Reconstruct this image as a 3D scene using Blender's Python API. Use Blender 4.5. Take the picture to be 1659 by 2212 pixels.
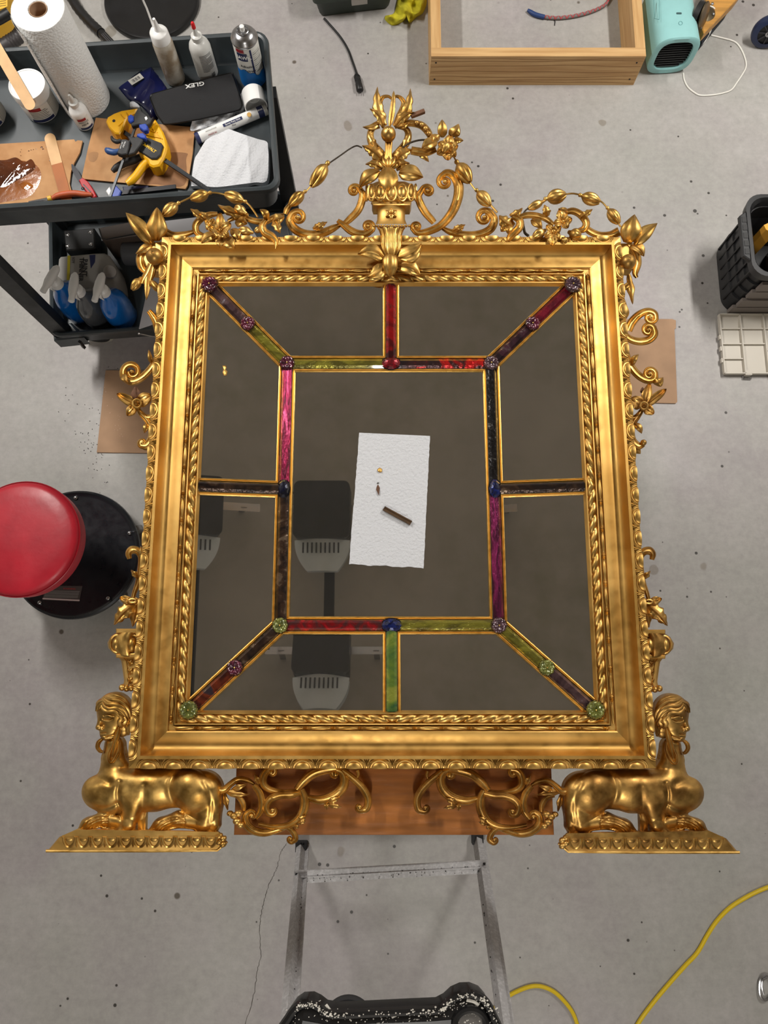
import bpy, bmesh, math, random
import numpy as np
from mathutils import Vector, Matrix
random.seed(7); np.random.seed(7)
for o in list(bpy.data.objects): bpy.data.objects.remove(o)
SC = bpy.context.scene; C = SC.collection
PI = math.pi; rad = math.radians

# ------------------------------------------------------------ camera, world, lights, exposure
F_PX = 1534.0; TILT = rad(10.6); CAM_H = 2.45
cd = bpy.data.cameras.new('camera'); cam = bpy.data.objects.new('camera', cd); C.objects.link(cam)
cd.sensor_fit = 'VERTICAL'; cd.sensor_height = 36.0; cd.lens = 36.0 * F_PX / 2212.0; cd.clip_start = .02
cam.location = (0, 0, CAM_H); cam.rotation_euler = (TILT, 0, 0); SC.camera = cam
w = bpy.data.worlds.new('world'); SC.world = w; w.use_nodes = True
w.node_tree.nodes['Background'].inputs[0].default_value = (.9, .95, 1, 1)
w.node_tree.nodes['Background'].inputs[1].default_value = .15
SC.view_settings.view_transform = 'Standard'; SC.view_settings.look = 'None'
SC.view_settings.gamma = 1; SC.view_settings.use_curve_mapping = False
SC.view_settings.exposure = 0.0
LAMPS = [(-1.75, 2.0, 78, (1, .96, .91)), (1.85, 2.0, 78, (1, .96, .91)), (.0, -2.0, 32, (1, .96, .9))]  # left and right shop lights, then an added fill for the lower floor
CEIL = 3.0

def P(px, py, z):
    """the world point at height z that stands at this place of the 1659 x 2212 picture"""
    dx = (px - 829.5) / F_PX; dy = -(py - 1106) / F_PX
    y = dy * math.cos(TILT) + math.sin(TILT); zz = dy * math.sin(TILT) - math.cos(TILT)
    k = (z - CAM_H) / zz
    return Vector((dx * k, y * k, z))

# ------------------------------------------------------------ materials
def srgb(*c):
    return tuple((v / 255 / 12.92 if v / 255 <= .04045 else ((v / 255 + .055) / 1.055) ** 2.4) for v in c) + (1,)
MATS = {}
def pm(name, col, rough=.5, metal=0, noise=None, bump=None, coat=0, rn=None, col2=None, stretch=None, alpha=1, trans=0, spec=.5, thr=(.35, .65)):
    if name in MATS: return MATS[name]
    m = bpy.data.materials.new(name); m.use_nodes = True; nt = m.node_tree; b = nt.nodes['Principled BSDF']
    col = srgb(*col)
    b.inputs['Base Color'].default_value = col; b.inputs['Roughness'].default_value = rough
    b.inputs['Metallic'].default_value = metal; b.inputs['Coat Weight'].default_value = coat
    b.inputs['Coat Roughness'].default_value = .05
    b.inputs['Alpha'].default_value = alpha; b.inputs['Transmission Weight'].default_value = trans
    b.inputs['Specular IOR Level'].default_value = spec
    tc = nt.nodes.new('ShaderNodeTexCoord'); mp = nt.nodes.new('ShaderNodeMapping')
    nt.links.new(tc.outputs['Object'], mp.inputs[0])
    if stretch: mp.inputs['Scale'].default_value = stretch
    def nz(s, d=4):
        n = nt.nodes.new('ShaderNodeTexNoise'); n.inputs['Scale'].default_value = s; n.inputs['Detail'].default_value = d
        nt.links.new(mp.outputs[0], n.inputs['Vector']); return n
    if noise:
        n = nz(noise[0]); r = nt.nodes.new('ShaderNodeValToRGB')
        c2 = srgb(*col2) if col2 else tuple(max(0, v * (1 - noise[1])) for v in col[:3]) + (1,)
        r.color_ramp.elements[0].color = c2; r.color_ramp.elements[1].color = col
        r.color_ramp.elements[0].position = thr[0]; r.color_ramp.elements[1].position = thr[1]
        nt.links.new(n.outputs['Fac'], r.inputs[0]); nt.links.new(r.outputs[0], b.inputs['Base Color'])
    if rn:
        n = nz(rn[0], 6); q = nt.nodes.new('ShaderNodeMapRange')
        q.inputs['From Min'].default_value = .3; q.inputs['From Max'].default_value = .7
        q.inputs['To Min'].default_value = rn[1]; q.inputs['To Max'].default_value = rn[2]
        nt.links.new(n.outputs['Fac'], q.inputs[0]); nt.links.new(q.outputs[0], b.inputs['Roughness'])
    if bump:
        n = nz(bump[0], 5); bp = nt.nodes.new('ShaderNodeBump'); bp.inputs['Strength'].default_value = bump[1]
        bp.inputs['Distance'].default_value = bump[2]
        nt.links.new(n.outputs['Fac'], bp.inputs['Height']); nt.links.new(bp.outputs[0], b.inputs['Normal'])
    MATS[name] = m; return m

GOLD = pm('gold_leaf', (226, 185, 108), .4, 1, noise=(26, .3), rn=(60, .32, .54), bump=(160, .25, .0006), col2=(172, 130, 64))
GOLD2 = pm('gold_leaf_flat', (226, 184, 108), .4, 1, noise=(10, .3), rn=(40, .42, .58), bump=(90, .12, .0006), col2=(192, 150, 80))
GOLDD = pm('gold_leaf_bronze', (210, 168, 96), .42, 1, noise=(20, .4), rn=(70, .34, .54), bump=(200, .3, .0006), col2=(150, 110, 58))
BOLE = pm('bare_wood_break', (120, 82, 58), .8, 0, noise=(80, .5), bump=(200, .6, .001))
WIRE = pm('rusty_wire', (70, 60, 48), .5, .6, noise=(200, .5))
BLACK = pm('black_plastic', (24, 24, 25), .45, 0, rn=(30, .35, .55))
GREYP = pm('cart_plastic', (56, 64, 68), .42, 0, noise=(6, .25), rn=(20, .34, .5), bump=(300, .15, .0005))
GREYD = pm('cart_plastic_dark', (34, 37, 40), .5, 0, noise=(6, .25), rn=(20, .4, .6))
WHITE = pm('white_plastic', (232, 232, 230), .35)
PAPER = pm('paper_towel', (214, 216, 220), .9, bump=(170, 1, .003))
CARD = pm('cardboard', (176, 142, 112), .85, noise=(10, .18), bump=(120, .2, .0006))
STEEL = pm('steel', (180, 180, 182), .25, 1)
DARKM = pm('dark_metal', (40, 40, 42), .4, .7)
BROWNW = pm('varnished_board', (178, 112, 56), .22, 0, noise=(5, .45), stretch=(1.2, 9, 9), coat=.4, rn=(12, .15, .3))
INK = pm('print_ink', (35, 35, 42), .6)

# ------------------------------------------------------------ mesh helpers
class G:
    def __init__(s): s.v = []; s.f = []
    def add(s, v, f):
        n = len(s.v); s.v += [tuple(p) for p in v]; s.f += [tuple(i + n for i in q) for q in f]; return s
    def box(s, c, d, rz=0, M=None):
        v = []
        for x in (-.5, .5):
            for y in (-.5, .5):
                for z in (-.5, .5):
                    p = Vector((x * d[0], y * d[1], z * d[2]))
                    if M is not None: p = M @ p
                    elif rz: p = Matrix.Rotation(rz, 3, 'Z') @ p
                    v.append(p + Vector(c))
        return s.add(v, [(0, 1, 3, 2), (4, 6, 7, 5), (0, 4, 5, 1), (2, 3, 7, 6), (0, 2, 6, 4), (1, 5, 7, 3)])
    def bar(s, a, b, wd, h, up=(0, 0, 1)):
        a = Vector(a); b = Vector(b); t = (b - a); L = t.length; t.normalize()
        n = Vector(up).cross(t).normalized(); u = t.cross(n)
        M = Matrix((t, n, u)).transposed()
        return s.box((a + b) / 2, (L, wd, h), M=M)
    def prism(s, poly, z0, z1, inset=0, zi=None):
        """poly: list of (x, y); inset > 0 gives a chamfered top"""
        n = len(poly); c = sum((Vector((p[0], p[1])) for p in poly), Vector((0, 0))) / n
        area = sum(poly[i][0] * poly[(i + 1) % n][1] - poly[(i + 1) % n][0] * poly[i][1] for i in range(n))
        if area < 0: poly = list(reversed(poly))
        rings = [[(p[0], p[1], z0) for p in poly]]
        if inset:
            ins = inset_poly(poly, inset)
            rings += [[(p[0], p[1], z1 - inset) for p in poly], [(p[0], p[1], z1) for p in ins]]
        else: rings += [[(p[0], p[1], z1) for p in poly]]
        v = sum(rings, []); f = []
        for k in range(len(rings) - 1):
            for i in range(n):
                j = (i + 1) % n; f.append((k * n + i, k * n + j, (k + 1) * n + j, (k + 1) * n + i))
        f.append(tuple(reversed(range(n)))); f.append(tuple(range((len(rings) - 1) * n, len(rings) * n)))
        return s.add(v, f)
    def tube(s, pts, r, n=8, ecc=1.0, cap=True):
        pts = [Vector(p) for p in pts]; m = len(pts)
        rr = r if isinstance(r, (list, tuple)) else [r] * m
        if len(rr) != m: rr = list(np.interp(np.linspace(0, 1, m), np.linspace(0, 1, len(rr)), rr))
        v = []; prev = None
        for i, p in enumerate(pts):
            t = (pts[min(i + 1, m - 1)] - pts[max(i - 1, 0)])
            t = t.normalized() if t.length > 1e-9 else Vector((1, 0, 0))
            if prev is None:
                a = Vector((0, 0, 1)) if abs(t.z) < .9 else Vector((1, 0, 0))
                u = (a - t * a.dot(t)).normalized()
            else:
                u = prev - t * prev.dot(t)
                u = u.normalized() if u.length > 1e-6 else t.orthogonal().normalized()
            prev = u; q = t.cross(u)
            for k in range(n):
                th = 2 * PI * k / n; v.append(p + (u * math.cos(th) * ecc + q * math.sin(th)) * rr[i])
        f = [(i * n + k, i * n + (k + 1) % n, (i + 1) * n + (k + 1) % n, (i + 1) * n + k) for i in range(m - 1) for k in range(n)]
        if cap: f += [tuple(reversed(range(n))), tuple(range((m - 1) * n, m * n))]
        return s.add(v, f)
    def lathe(s, o, ax, prof, n=20, ripple=None, cap=True):
        """prof: list of (distance along axis, radius)"""
        o = Vector(o); ax = Vector(ax).normalized(); u = ax.orthogonal().normalized()
        if abs(ax.z) > .99: u = Vector((1, 0, 0))
        q = ax.cross(u); v = []
        for i, (t, r) in enumerate(prof):
            for k in range(n):
                th = 2 * PI * k / n; R = r * (1 + (ripple(i / (len(prof) - 1), th) if ripple else 0))
                v.append(o + ax * t + (u * math.cos(th) + q * math.sin(th)) * R)
        m = len(prof)
        f = [(i * n + k, i * n + (k + 1) % n, (i + 1) * n + (k + 1) % n, (i + 1) * n + k) for i in range(m - 1) for k in range(n)]
        if cap: f += [tuple(reversed(range(n))), tuple(range((m - 1) * n, m * n))]
        return s.add(v, f)
    def ell(s, c, r, nu=14, nv=8, rz=0, M=None):
        c = Vector(c); v = []; R = M if M is not None else Matrix.Rotation(rz, 3, 'Z')
        for i in range(nv + 1):
            a = PI * i / nv
            for k in range(nu):
                th = 2 * PI * k / nu
                v.append(c + R @ Vector((r[0] * math.sin(a) * math.cos(th), r[1] * math.sin(a) * math.sin(th), r[2] * math.cos(a))))
        f = [(i * nu + k, (i + 1) * nu + k, (i + 1) * nu + (k + 1) % nu, i * nu + (k + 1) % nu) for i in range(nv) for k in range(nu)]
        return s.add(v, f)
    def grid(s, pts, close=False):
        """pts: rows of points"""
        h = len(pts); wd = len(pts[0]); v = [p for row in pts for p in row]
        f = [(i * wd + k, i * wd + (k + 1) % wd, (i + 1) * wd + (k + 1) % wd, (i + 1) * wd + k) for i in range(h - 1) for k in range(wd if close else wd - 1)]
        return s.add(v, f)
    def build(s, name, mat, parent=None, smooth=True, kind=None, label=None, angle=40):
        me = bpy.data.meshes.new(name); me.from_pydata(s.v, [], s.f); me.validate()
        bm = bmesh.new(); bm.from_mesh(me); bmesh.ops.remove_doubles(bm, verts=bm.verts, dist=1e-6)
        bmesh.ops.recalc_face_normals(bm, faces=bm.faces); bm.to_mesh(me); bm.free()
        if smooth:
            me.polygons.foreach_set('use_smooth', [True] * len(me.polygons))
            try: me.set_sharp_from_angle(angle=rad(angle))
            except Exception: pass
        me.materials.append(mat); return link(name, me, parent, kind, label)

def link(name, me, parent=None, kind=None, label=None):
    o = bpy.data.objects.new(name, me); C.objects.link(o)
    if parent is not None:
        o.parent = parent
        if parent.type == 'EMPTY': o.matrix_parent_inverse = Matrix.Translation(-parent.location)
    if kind: o['kind'] = kind
    if label: o['label'] = label
    return o
def inset_poly(poly, d):
    n = len(poly); out = []
    for i in range(n):
        a = Vector(poly[i - 1][:2]); b = Vector(poly[i][:2]); c = Vector(poly[(i + 1) % n][:2])
        e1 = (b - a).normalized(); e2 = (c - b).normalized()
        n1 = Vector((-e1.y, e1.x)); n2 = Vector((-e2.y, e2.x)); bi = (n1 + n2)
        if bi.length < 1e-6: bi = n1
        bi.normalize(); out.append(tuple(b + bi * (d / max(.35, bi.dot(n1)))))
    return out
def tag(o, label, cat, group=None):
    o['label'] = label; o['category'] = cat
    if group: o['group'] = group
    return o
def thing(name, label, cat, loc=(0, 0, 0), group=None):
    o = bpy.data.objects.new(name, None); C.objects.link(o); o.location = loc; o.empty_display_size = .05
    return tag(o, label, cat, group)
def cr(pts, n=6):
    """Catmull-Rom through 2D or 3D points"""
    pts = [np.array(p, float) for p in pts]; P_ = [2 * pts[0] - pts[1]] + pts + [2 * pts[-1] - pts[-2]]; out = []
    for i in range(1, len(P_) - 2):
        a, b, c, d = P_[i - 1:i + 3]
        for k in range(n):
            t = k / n; out.append(.5 * ((2 * b) + (-a + c) * t + (2 * a - 5 * b + 4 * c - d) * t * t + (-a + 3 * b - 3 * c + d) * t ** 3))
    out.append(pts[-1]); return out
def rrect(x0, y0, x1, y1, r, n=5):
    p = []
    for cx, cy, a0 in ((x1 - r, y1 - r, 0), (x0 + r, y1 - r, 90), (x0 + r, y0 + r, 180), (x1 - r, y0 + r, 270)):
        for k in range(n + 1):
            a = rad(a0 + 90 * k / n); p.append((cx + r * math.cos(a), cy + r * math.sin(a)))
    return p
def pxs(pts, z): return [tuple(P(a, b, z))[:2] for a, b in pts]
FONT = None
def text(s, at, ang, size, mat, parent, z_up=None, M=None, ex=.0002, name='lettering', bold=0, sx=1):
    cu = bpy.data.curves.new(name, 'FONT'); cu.body = s; cu.size = size; cu.align_x = 'CENTER'; cu.align_y = 'CENTER'
    cu.extrude = ex; cu.offset = bold * size; cu.resolution_u = 2
    o = bpy.data.objects.new(name, cu); C.objects.link(o); dg = bpy.context.evaluated_depsgraph_get()
    me = bpy.data.meshes.new_from_object(o.evaluated_get(dg)); bpy.data.objects.remove(o); bpy.data.curves.remove(cu)
    T = M if M is not None else Matrix.Translation(Vector(at)) @ Matrix.Rotation(ang, 4, 'Z') @ Matrix.Diagonal((sx, 1, 1, 1))
    me.transform(T); me.materials.clear(); me.materials.append(mat); me.name = name
    return link(name, me, parent)
def wraptext(s, base, r, zc, phi, size, mat, parent, name='lettering', bold=0, spin=0):
    """text wrapped round an upright cylinder"""
    cu = bpy.data.curves.new(name, 'FONT'); cu.body = s; cu.size = size; cu.align_x = 'CENTER'; cu.align_y = 'CENTER'; cu.offset = bold * size; cu.resolution_u = 1
    o = bpy.data.objects.new(name, cu); C.objects.link(o); dg = bpy.context.evaluated_depsgraph_get()
    me = bpy.data.meshes.new_from_object(o.evaluated_get(dg)); bpy.data.objects.remove(o); bpy.data.curves.remove(cu)
    for v in me.vertices:
        x, y = v.co.x, v.co.y
        if spin: x, y = -y, x
        a = phi + x / r; v.co = Vector((base[0] + r * math.cos(a), base[1] + r * math.sin(a), zc + y))
    me.materials.clear(); me.materials.append(mat); return link(name, me, parent)
def band(base, r, z0, z1, a0, a1, mat, parent, name='label_band', n=14):
    g = G(); g.grid([[(base[0] + r * math.cos(a0 + (a1 - a0) * k / n), base[1] + r * math.sin(a0 + (a1 - a0) * k / n), z) for k in range(n + 1)] for z in (z0, z1)])
    return g.build(name, mat, parent)

# ------------------------------------------------------------ room
def floor_material():
    m = bpy.data.materials.new('concrete'); m.use_nodes = True; nt = m.node_tree; b = nt.nodes['Principled BSDF']; L = nt.links.new
    tc = nt.nodes.new('ShaderNodeTexCoord')
    def N(scale, det=5, ro=.6, st=None, dist=0):
        n = nt.nodes.new('ShaderNodeTexNoise'); n.inputs['Scale'].default_value = scale; n.inputs['Detail'].default_value = det
        n.inputs['Roughness'].default_value = ro; n.inputs['Distortion'].default_value = dist
        if st:
            mp = nt.nodes.new('ShaderNodeMapping'); mp.inputs['Scale'].default_value = st; mp.inputs['Rotation'].default_value = (0, 0, .5)
            L(tc.outputs['Object'], mp.inputs[0]); L(mp.outputs[0], n.inputs['Vector'])
        else: L(tc.outputs['Object'], n.inputs['Vector'])
        return n
    def ramp(src, stops):
        r = nt.nodes.new('ShaderNodeValToRGB'); e = r.color_ramp.elements
        e[0].position, e[0].color = stops[0]; e[1].position, e[1].color = stops[-1]
        for p, c in stops[1:-1]: q = e.new(p); q.color = c
        L(src, r.inputs[0]); return r
    def mix(a, bb, fac, mode='MIX'):
        x = nt.nodes.new('ShaderNodeMix'); x.data_type = 'RGBA'; x.blend_type = mode
        if isinstance(fac, float): x.inputs[0].default_value = fac
        else: L(fac, x.inputs[0])
        L(a, x.inputs[6]); L(bb, x.inputs[7]); return x.outputs[2]
    base = ramp(N(2.2, 6, .62).outputs['Fac'], [(.3, srgb(142, 137, 133)), (.5, srgb(157, 152, 147)), (.7, srgb(172, 168, 164))])
    tint = ramp(N(1.3, 3).outputs['Fac'], [(.35, srgb(176, 168, 176)), (.5, srgb(186, 186, 184)), (.68, srgb(180, 186, 178))])
    c = mix(base.outputs[0], tint.outputs[0], .35, 'MIX')
    fine = ramp(N(38, 8, .72).outputs['Fac'], [(.3, (.80, .80, .80, 1)), (.7, (1.08, 1.08, 1.08, 1))])
    c = mix(c, fine.outputs[0], .8, 'MULTIPLY')
    scr = ramp(N(5, 8, .7, (1, 14, 1), .6).outputs['Fac'], [(.45, (1, 1, 1, 1)), (.72, (1.1, 1.1, 1.1, 1))])
    c = mix(c, scr.outputs[0], .3, 'MULTIPLY')
    for sc, lo, hi, d, mask in ((5.5, .028, .05, (.30, .26, .22, 1), 3), (15, .035, .06, (.12, .11, .10, 1), 2.2), (3.1, .05, .062, (.72, .68, .62, 1), 4)):
        v = nt.nodes.new('ShaderNodeTexVoronoi'); v.inputs['Scale'].default_value = sc; L(tc.outputs['Object'], v.inputs['Vector'])
        ad = nt.nodes.new('ShaderNodeMath'); ad.operation = 'ADD'; nn = N(mask, 3); 
        mm = nt.nodes.new('ShaderNodeMath'); mm.operation = 'MULTIPLY_ADD'; L(nn.outputs['Fac'], mm.inputs[0]); mm.inputs[1].default_value = .35; mm.inputs[2].default_value = -.175
        L(v.outputs['Distance'], ad.inputs[0]); L(mm.outputs[0], ad.inputs[1])
        r = ramp(ad.outputs[0], [(lo, d), (hi, (1, 1, 1, 1))]); c = mix(c, r.outputs[0], 1.0, 'MULTIPLY')
    L(c, b.inputs['Base Color'])
    q = nt.nodes.new('ShaderNodeMapRange'); q.inputs['To Min'].default_value = .38; q.inputs['To Max'].default_value = .62
    L(N(4, 5).outputs['Fac'], q.inputs[0]); L(q.outputs[0], b.inputs['Roughness'])
    bp = nt.nodes.new('ShaderNodeBump'); bp.inputs['Strength'].default_value = .1; bp.inputs['Distance'].default_value = .001
    L(N(40, 6).outputs['Fac'], bp.inputs['Height']); L(bp.outputs[0], b.inputs['Normal']); return m
FL = G().box((0, .6, -.05), (7.2, 7.6, .1)).build('floor', floor_material(), kind='structure', smooth=False)
WALLM = pm('painted_wall', (176, 172, 166), .8)
G().box((0, .6, CEIL + .05), (7.2, 7.6, .1)).build('ceiling', pm('ceiling_paint', (168, 160, 148), .85, noise=(3, .12)), kind='structure', smooth=False)
for nm, c, d in (('wall_left', (-3.55, .6, 1.5), (.1, 7.6, 3)), ('wall_right', (3.55, .6, 1.5), (.1, 7.6, 3)), ('wall_back', (0, 4.35, 1.5), (7, .1, 3)), ('wall_front', (0, -3.15, 1.5), (7, .1, 3))):
    G().box(c, d).build(nm, WALLM, kind='structure', smooth=False)
# hairline crack in the slab, a thin dark strip
def crack(pts, wd):
    p = cr(pts, 8); q = [P(a + random.uniform(-1.6, 1.6), b, .0006) for a, b in p]
    G().grid([[v + Vector((-wd * random.uniform(.4, 1), 0, 0)), v + Vector((wd * random.uniform(.4, 1), 0, 0))] for v in q]).build('crack', pm('crack_dark', (70, 64, 58), .9), FL, smooth=False)
crack([(620, 1822), (608, 1840), (600, 1868), (594, 1885), (584, 1905), (575, 1930), (568, 1955), (563, 1985), (560, 2010), (563, 2060), (556, 2100), (548, 2150), (530, 2212), (520, 2260)], .0011)
# ceiling shop lights (outside the picture; they are what lights the room; the third is an added fill)
EM = bpy.data.materials.new('lamp_tube'); EM.use_nodes = True
EM.node_tree.nodes['Principled BSDF'].inputs['Emission Color'].default_value = (1, .95, .87, 1); EM.node_tree.nodes['Principled BSDF'].inputs['Emission Strength'].default_value = 6
for i, (x, y, pw, col) in enumerate(LAMPS):
    t = thing('shop_or_fill_light', ['white ceiling shop light above the tool cart', 'white ceiling shop light above the black bin', 'added white ceiling fill light behind the ladder'][i], 'light', (x, y, CEIL - .06))
    G().box((x, y, CEIL - .03), (.16, 1.25, .05)).build('housing', WHITE, t, smooth=False)
    for s in (-1, 1): G().tube([(x + s * .04, y - .58, CEIL - .07), (x + s * .04, y + .58, CEIL - .07)], .013, 10).build('tube', EM, t)
    ld = bpy.data.lights.new('shop_or_fill_glow', 'AREA'); ld.shape = 'RECTANGLE'; ld.size = .14; ld.size_y = 1.15; ld.energy = pw; ld.color = col
    lo = bpy.data.objects.new('shop_or_fill_glow', ld); C.objects.link(lo); lo.location = (x, y, CEIL - .09)
# garage door opener under the ceiling, seen in the mirror panes
ox, oy = -.30, .62
t = thing('door_opener', 'black garage door opener on the ceiling mirrored in the glass', 'opener', (ox, oy, 2.8))
G().prism(rrect(ox - .135, oy - .12, ox + .135, oy + .16, .03), 2.66, 2.82).build('housing', BLACK, t)
LENS = pm('lamp_lens', (205, 210, 212), .35)
g = G(); rows = []
for i in range(9):
    a = i / 8; y = oy - .12 - .15 * a; hw = .135 * (1 - .45 * a ** 2.2); rows.append([(ox + hw * s, y, 2.74 - .06 * math.cos(s * PI / 2) * (1 - a * .6)) for s in np.linspace(-1, 1, 11)])
g.grid(rows); g.grid([[(p[0], p[1], 2.80) for p in r] for r in rows]); g.build('light_lens', LENS, t)
for k in range(9): G().box((ox - .085 + k * .021, oy - .165, 2.672), (.008, .05, .004)).build('vent_slot', BLACK, t, smooth=False)
G().bar((ox + .03, oy - .12, 2.84), (ox + .03, oy - 2.6, 2.84), .05, .03).build('rail', DARKM, t, smooth=False)
G().bar((ox - .3, oy + .06, 2.87), (ox + .34, oy + .06, 2.87), .04, .004).build('mounting_strap', STEEL, t, smooth=False)
for s in (-.22, .26): G().bar((ox + s, oy + .06, 2.86), (ox + s * 1.02, oy + .06, 3.0), .03, .004, up=(0, 1, 0)).build('mounting_strap', STEEL, t, smooth=False)
G().tube([P_ for P_ in cr([(ox - .13, oy + .1, 2.74), (ox - .22, oy + .18, 2.8), (ox - .26, oy + .05, 2.7), (ox - .24, oy - .02, 2.62)], 5)], .004, 6).build('power_cord', BLACK, t)
# ------------------------------------------------------------ the gilt mirror: rails and mouldings
X0, X1, Y0, Y1 = -.5187, .5523, -.2465, .9360      # outer edges of the frame
ZF = .95                                         # height of the frame's top fillet
UW = .114                                        # width of the moulding
ZB = .876                                        # back of the frame
MR = thing('gilt_mirror', 'ornate gilded sphinx-footed wall mirror lying face up on a brown board', 'mirror', ((X0 + X1) / 2, (Y0 + Y1) / 2, ZB))
ZC, ZE = .884, .915                              # centre pane, outer rim of the side panes
PROF = [(0, ZB - ZF), (0, -.0120), (.001, -.0108), (.006, -.0096), (.012, -.0088), (.0185, -.0088), (.0197, -.0005), (.0203, 0), (.0262, 0), (.0270, -.004), (.0278, -.012), (.0300, -.0205), (.0340, -.0265), (.0390, -.0292), (.0450, -.0294), (.0510, -.0280), (.0570, -.0262), (.0630, -.0248), (.0690, -.0243), (.0715, -.0258), (.0725, -.029), (.0815, -.030), (.0822, -.040), (.0836, -.040), (.0840, -.0255), (.0865, -.0250), (.0872, -.030), (.1045, -.030), (.1055, -.0255), (.1080, -.0255), (.1120, -.035), (.114, -.039), (.114, ZB - ZF)]
def side_pt(k, a, u, z):
    """k-th side, a = distance along the outer edge from its start, u inward"""
    if k == 0: return (X0 + a, Y1 - u, z)         # top
    if k == 1: return (X1 - u, Y1 - a, z)         # right
    if k == 2: return (X1 - a, Y0 + u, z)         # bottom
    return (X0 + u, Y0 + a, z)                    # left
LEN = [X1 - X0, Y1 - Y0, X1 - X0, Y1 - Y0]
rails = []
for k in range(4):
    rows = []
    for e in (0, 1):
        rows.append([side_pt(k, (u if e == 0 else LEN[k] - u), u, ZF + z) for u, z in PROF])
    rails.append(G().grid(rows, close=True).build('frame_rail', GOLD2, MR, angle=28))
# egg and dart: each egg a piece of its rail
def egg_mesh():
    g = G(); g.ell((0, .0000, -.0108), (.0168, .0145, .0064), 18, 12)
    for r1, r2, tr, zz in ((.0198, .0190, .0018, -.0078), (.0234, .0212, .0013, -.0072)):
        pts = []
        for i in range(15):
            th = PI * i / 14; x = r1 * math.cos(th); u = .0015 + r2 * math.sin(th) * .86
            pts.append((x, u, zz + (-.003) * (1 - min(1, u / .013)) ** 1.5))
        g.tube(pts, tr, 6)
    g.v = [(x, max(y, .0002), z) for x, y, z in g.v]; return g
eg = egg_mesh(); me0 = None
NS = [20, 24, 20, 24]; dart = G(); dart.tube([(0, .004, -.010), (0, .0105, -.0075), (0, .0175, -.0065)], [.0012, .0030, .0008], 6)
for s in (-1, 1): dart.tube([(s * .0052, .0185, -.0062), (s * .0034, .0140, -.0068), (0, .0085, -.0085)], [.0006, .0014, .0008], 5)
dm0 = None
for k in range(4):
    n = NS[k]; st = (LEN[k] - .03) / n
    d = {0: (Vector((1, 0, 0)), Vector((0, -1, 0))), 1: (Vector((0, -1, 0)), Vector((-1, 0, 0))), 2: (Vector((-1, 0, 0)), Vector((0, 1, 0))), 3: (Vector((0, 1, 0)), Vector((1, 0, 0)))}[k]
    for i in range(n):
        for kind in ('egg', 'dart'):
            a = .015 + st * (i + .5) + (st / 2 if kind == 'dart' else 0)
            if kind == 'dart' and i == n - 1: continue
            M = Matrix.Identity(4)
            M.col[0][:3] = d[0]; M.col[1][:3] = d[1]; M.col[2][:3] = (0, 0, 1); M.col[3][:3] = side_pt(k, a, 0, ZF)
            if kind == 'egg':
                if me0 is None: o = eg.build('egg', GOLD, rails[k]); me0 = o.data
                else: o = link('egg', me0, rails[k])
            else:
                if dm0 is None: o = dart.build('dart', GOLD, rails[k]); dm0 = o.data
                else: o = link('dart', dm0, rails[k])
            o.matrix_basis = M
# bead-and-reel and twisted ribbon mouldings
for k in range(4):
    L = LEN[k]; uc = .0772; n = round((L - .17) / .058); st = (L - .17) / n; pts = []; rr = []
    for i in range(n):
        a0 = .085 + i * st
        for t, r in ((.0, .6), (.03, 1.5), (.07, 2.6), (.10, 1.5), (.115, 1.4), (.14, 2.9), (.17, 1.5), (.19, 2.9), (.22, 1.5), (.24, 2.6), (.27, 1.3), (.3, 1.2), (.38, 2.0), (.5, 2.7), (.65, 3.1), (.8, 2.7), (.92, 1.9), (.985, 1.2)):
            pts.append(side_pt(k, a0 + t * st, uc, ZF - .0268)); rr.append(r * .0015)
    G().tube(pts, rr, 8).build('bead_moulding', GOLD, MR, angle=60)
    uc = .0958; A0 = .096; Ln = L - 2 * A0; n = max(1, round(Ln / .0285)); lam = Ln / n; N = n * 16; rows = []
    for i in range(N + 1):
        s = Ln * i / N; row = []
        env = min(1, i / 10, (N - i) / 10)
        for j in range(13):
            ph = PI * j / 12
            w_ = 2 * PI * (s / lam) + (ph - PI / 2) * 1.9 * (1 if s < Ln / 2 else -1)
            rg = abs(math.sin(w_ / 2)) ** .8
            fine = .10 * math.sin(w_ * 3.0) * (1 if int(s / lam) % 2 else .25)
            R = .0052 + .0048 * rg * env + .0012 * fine
            row.append(side_pt(k, A0 + s, uc - R * 1.0 * math.cos(ph), ZF - .0305 + R * 1.0 * math.sin(ph)))
        rows.append(row)
    G().grid(rows).build('twisted_ribbon', GOLD, MR, angle=60)
# leafy corner pieces of the ribbon
for cx_, cy_ in ((X0 + .1, Y1 - .1), (X1 - .1, Y1 - .1), (X1 - .1, Y0 + .1), (X0 + .1, Y0 + .1)):
    g = G()
    for s in range(-2, 3):
        d = Vector((1 if cx_ > 0 else -1, 1 if cy_ > .3 else -1, 0)); a = math.atan2(d.y, d.x) + PI + s * .36
        g.ell((cx_ + math.cos(a) * .006, cy_ + math.sin(a) * .006, ZF - .028), (.013, .0045, .0075), 10, 6, rz=a)
    g.build('corner_leaf', GOLD, MR)
# back board so nothing shows through
G().box(((X0 + X1) / 2, (Y0 + Y1) / 2, ZB + .002), (X1 - X0 - .02, Y1 - Y0 - .02, .004)).build('backboard', BOLE, MR, smooth=False)

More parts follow.
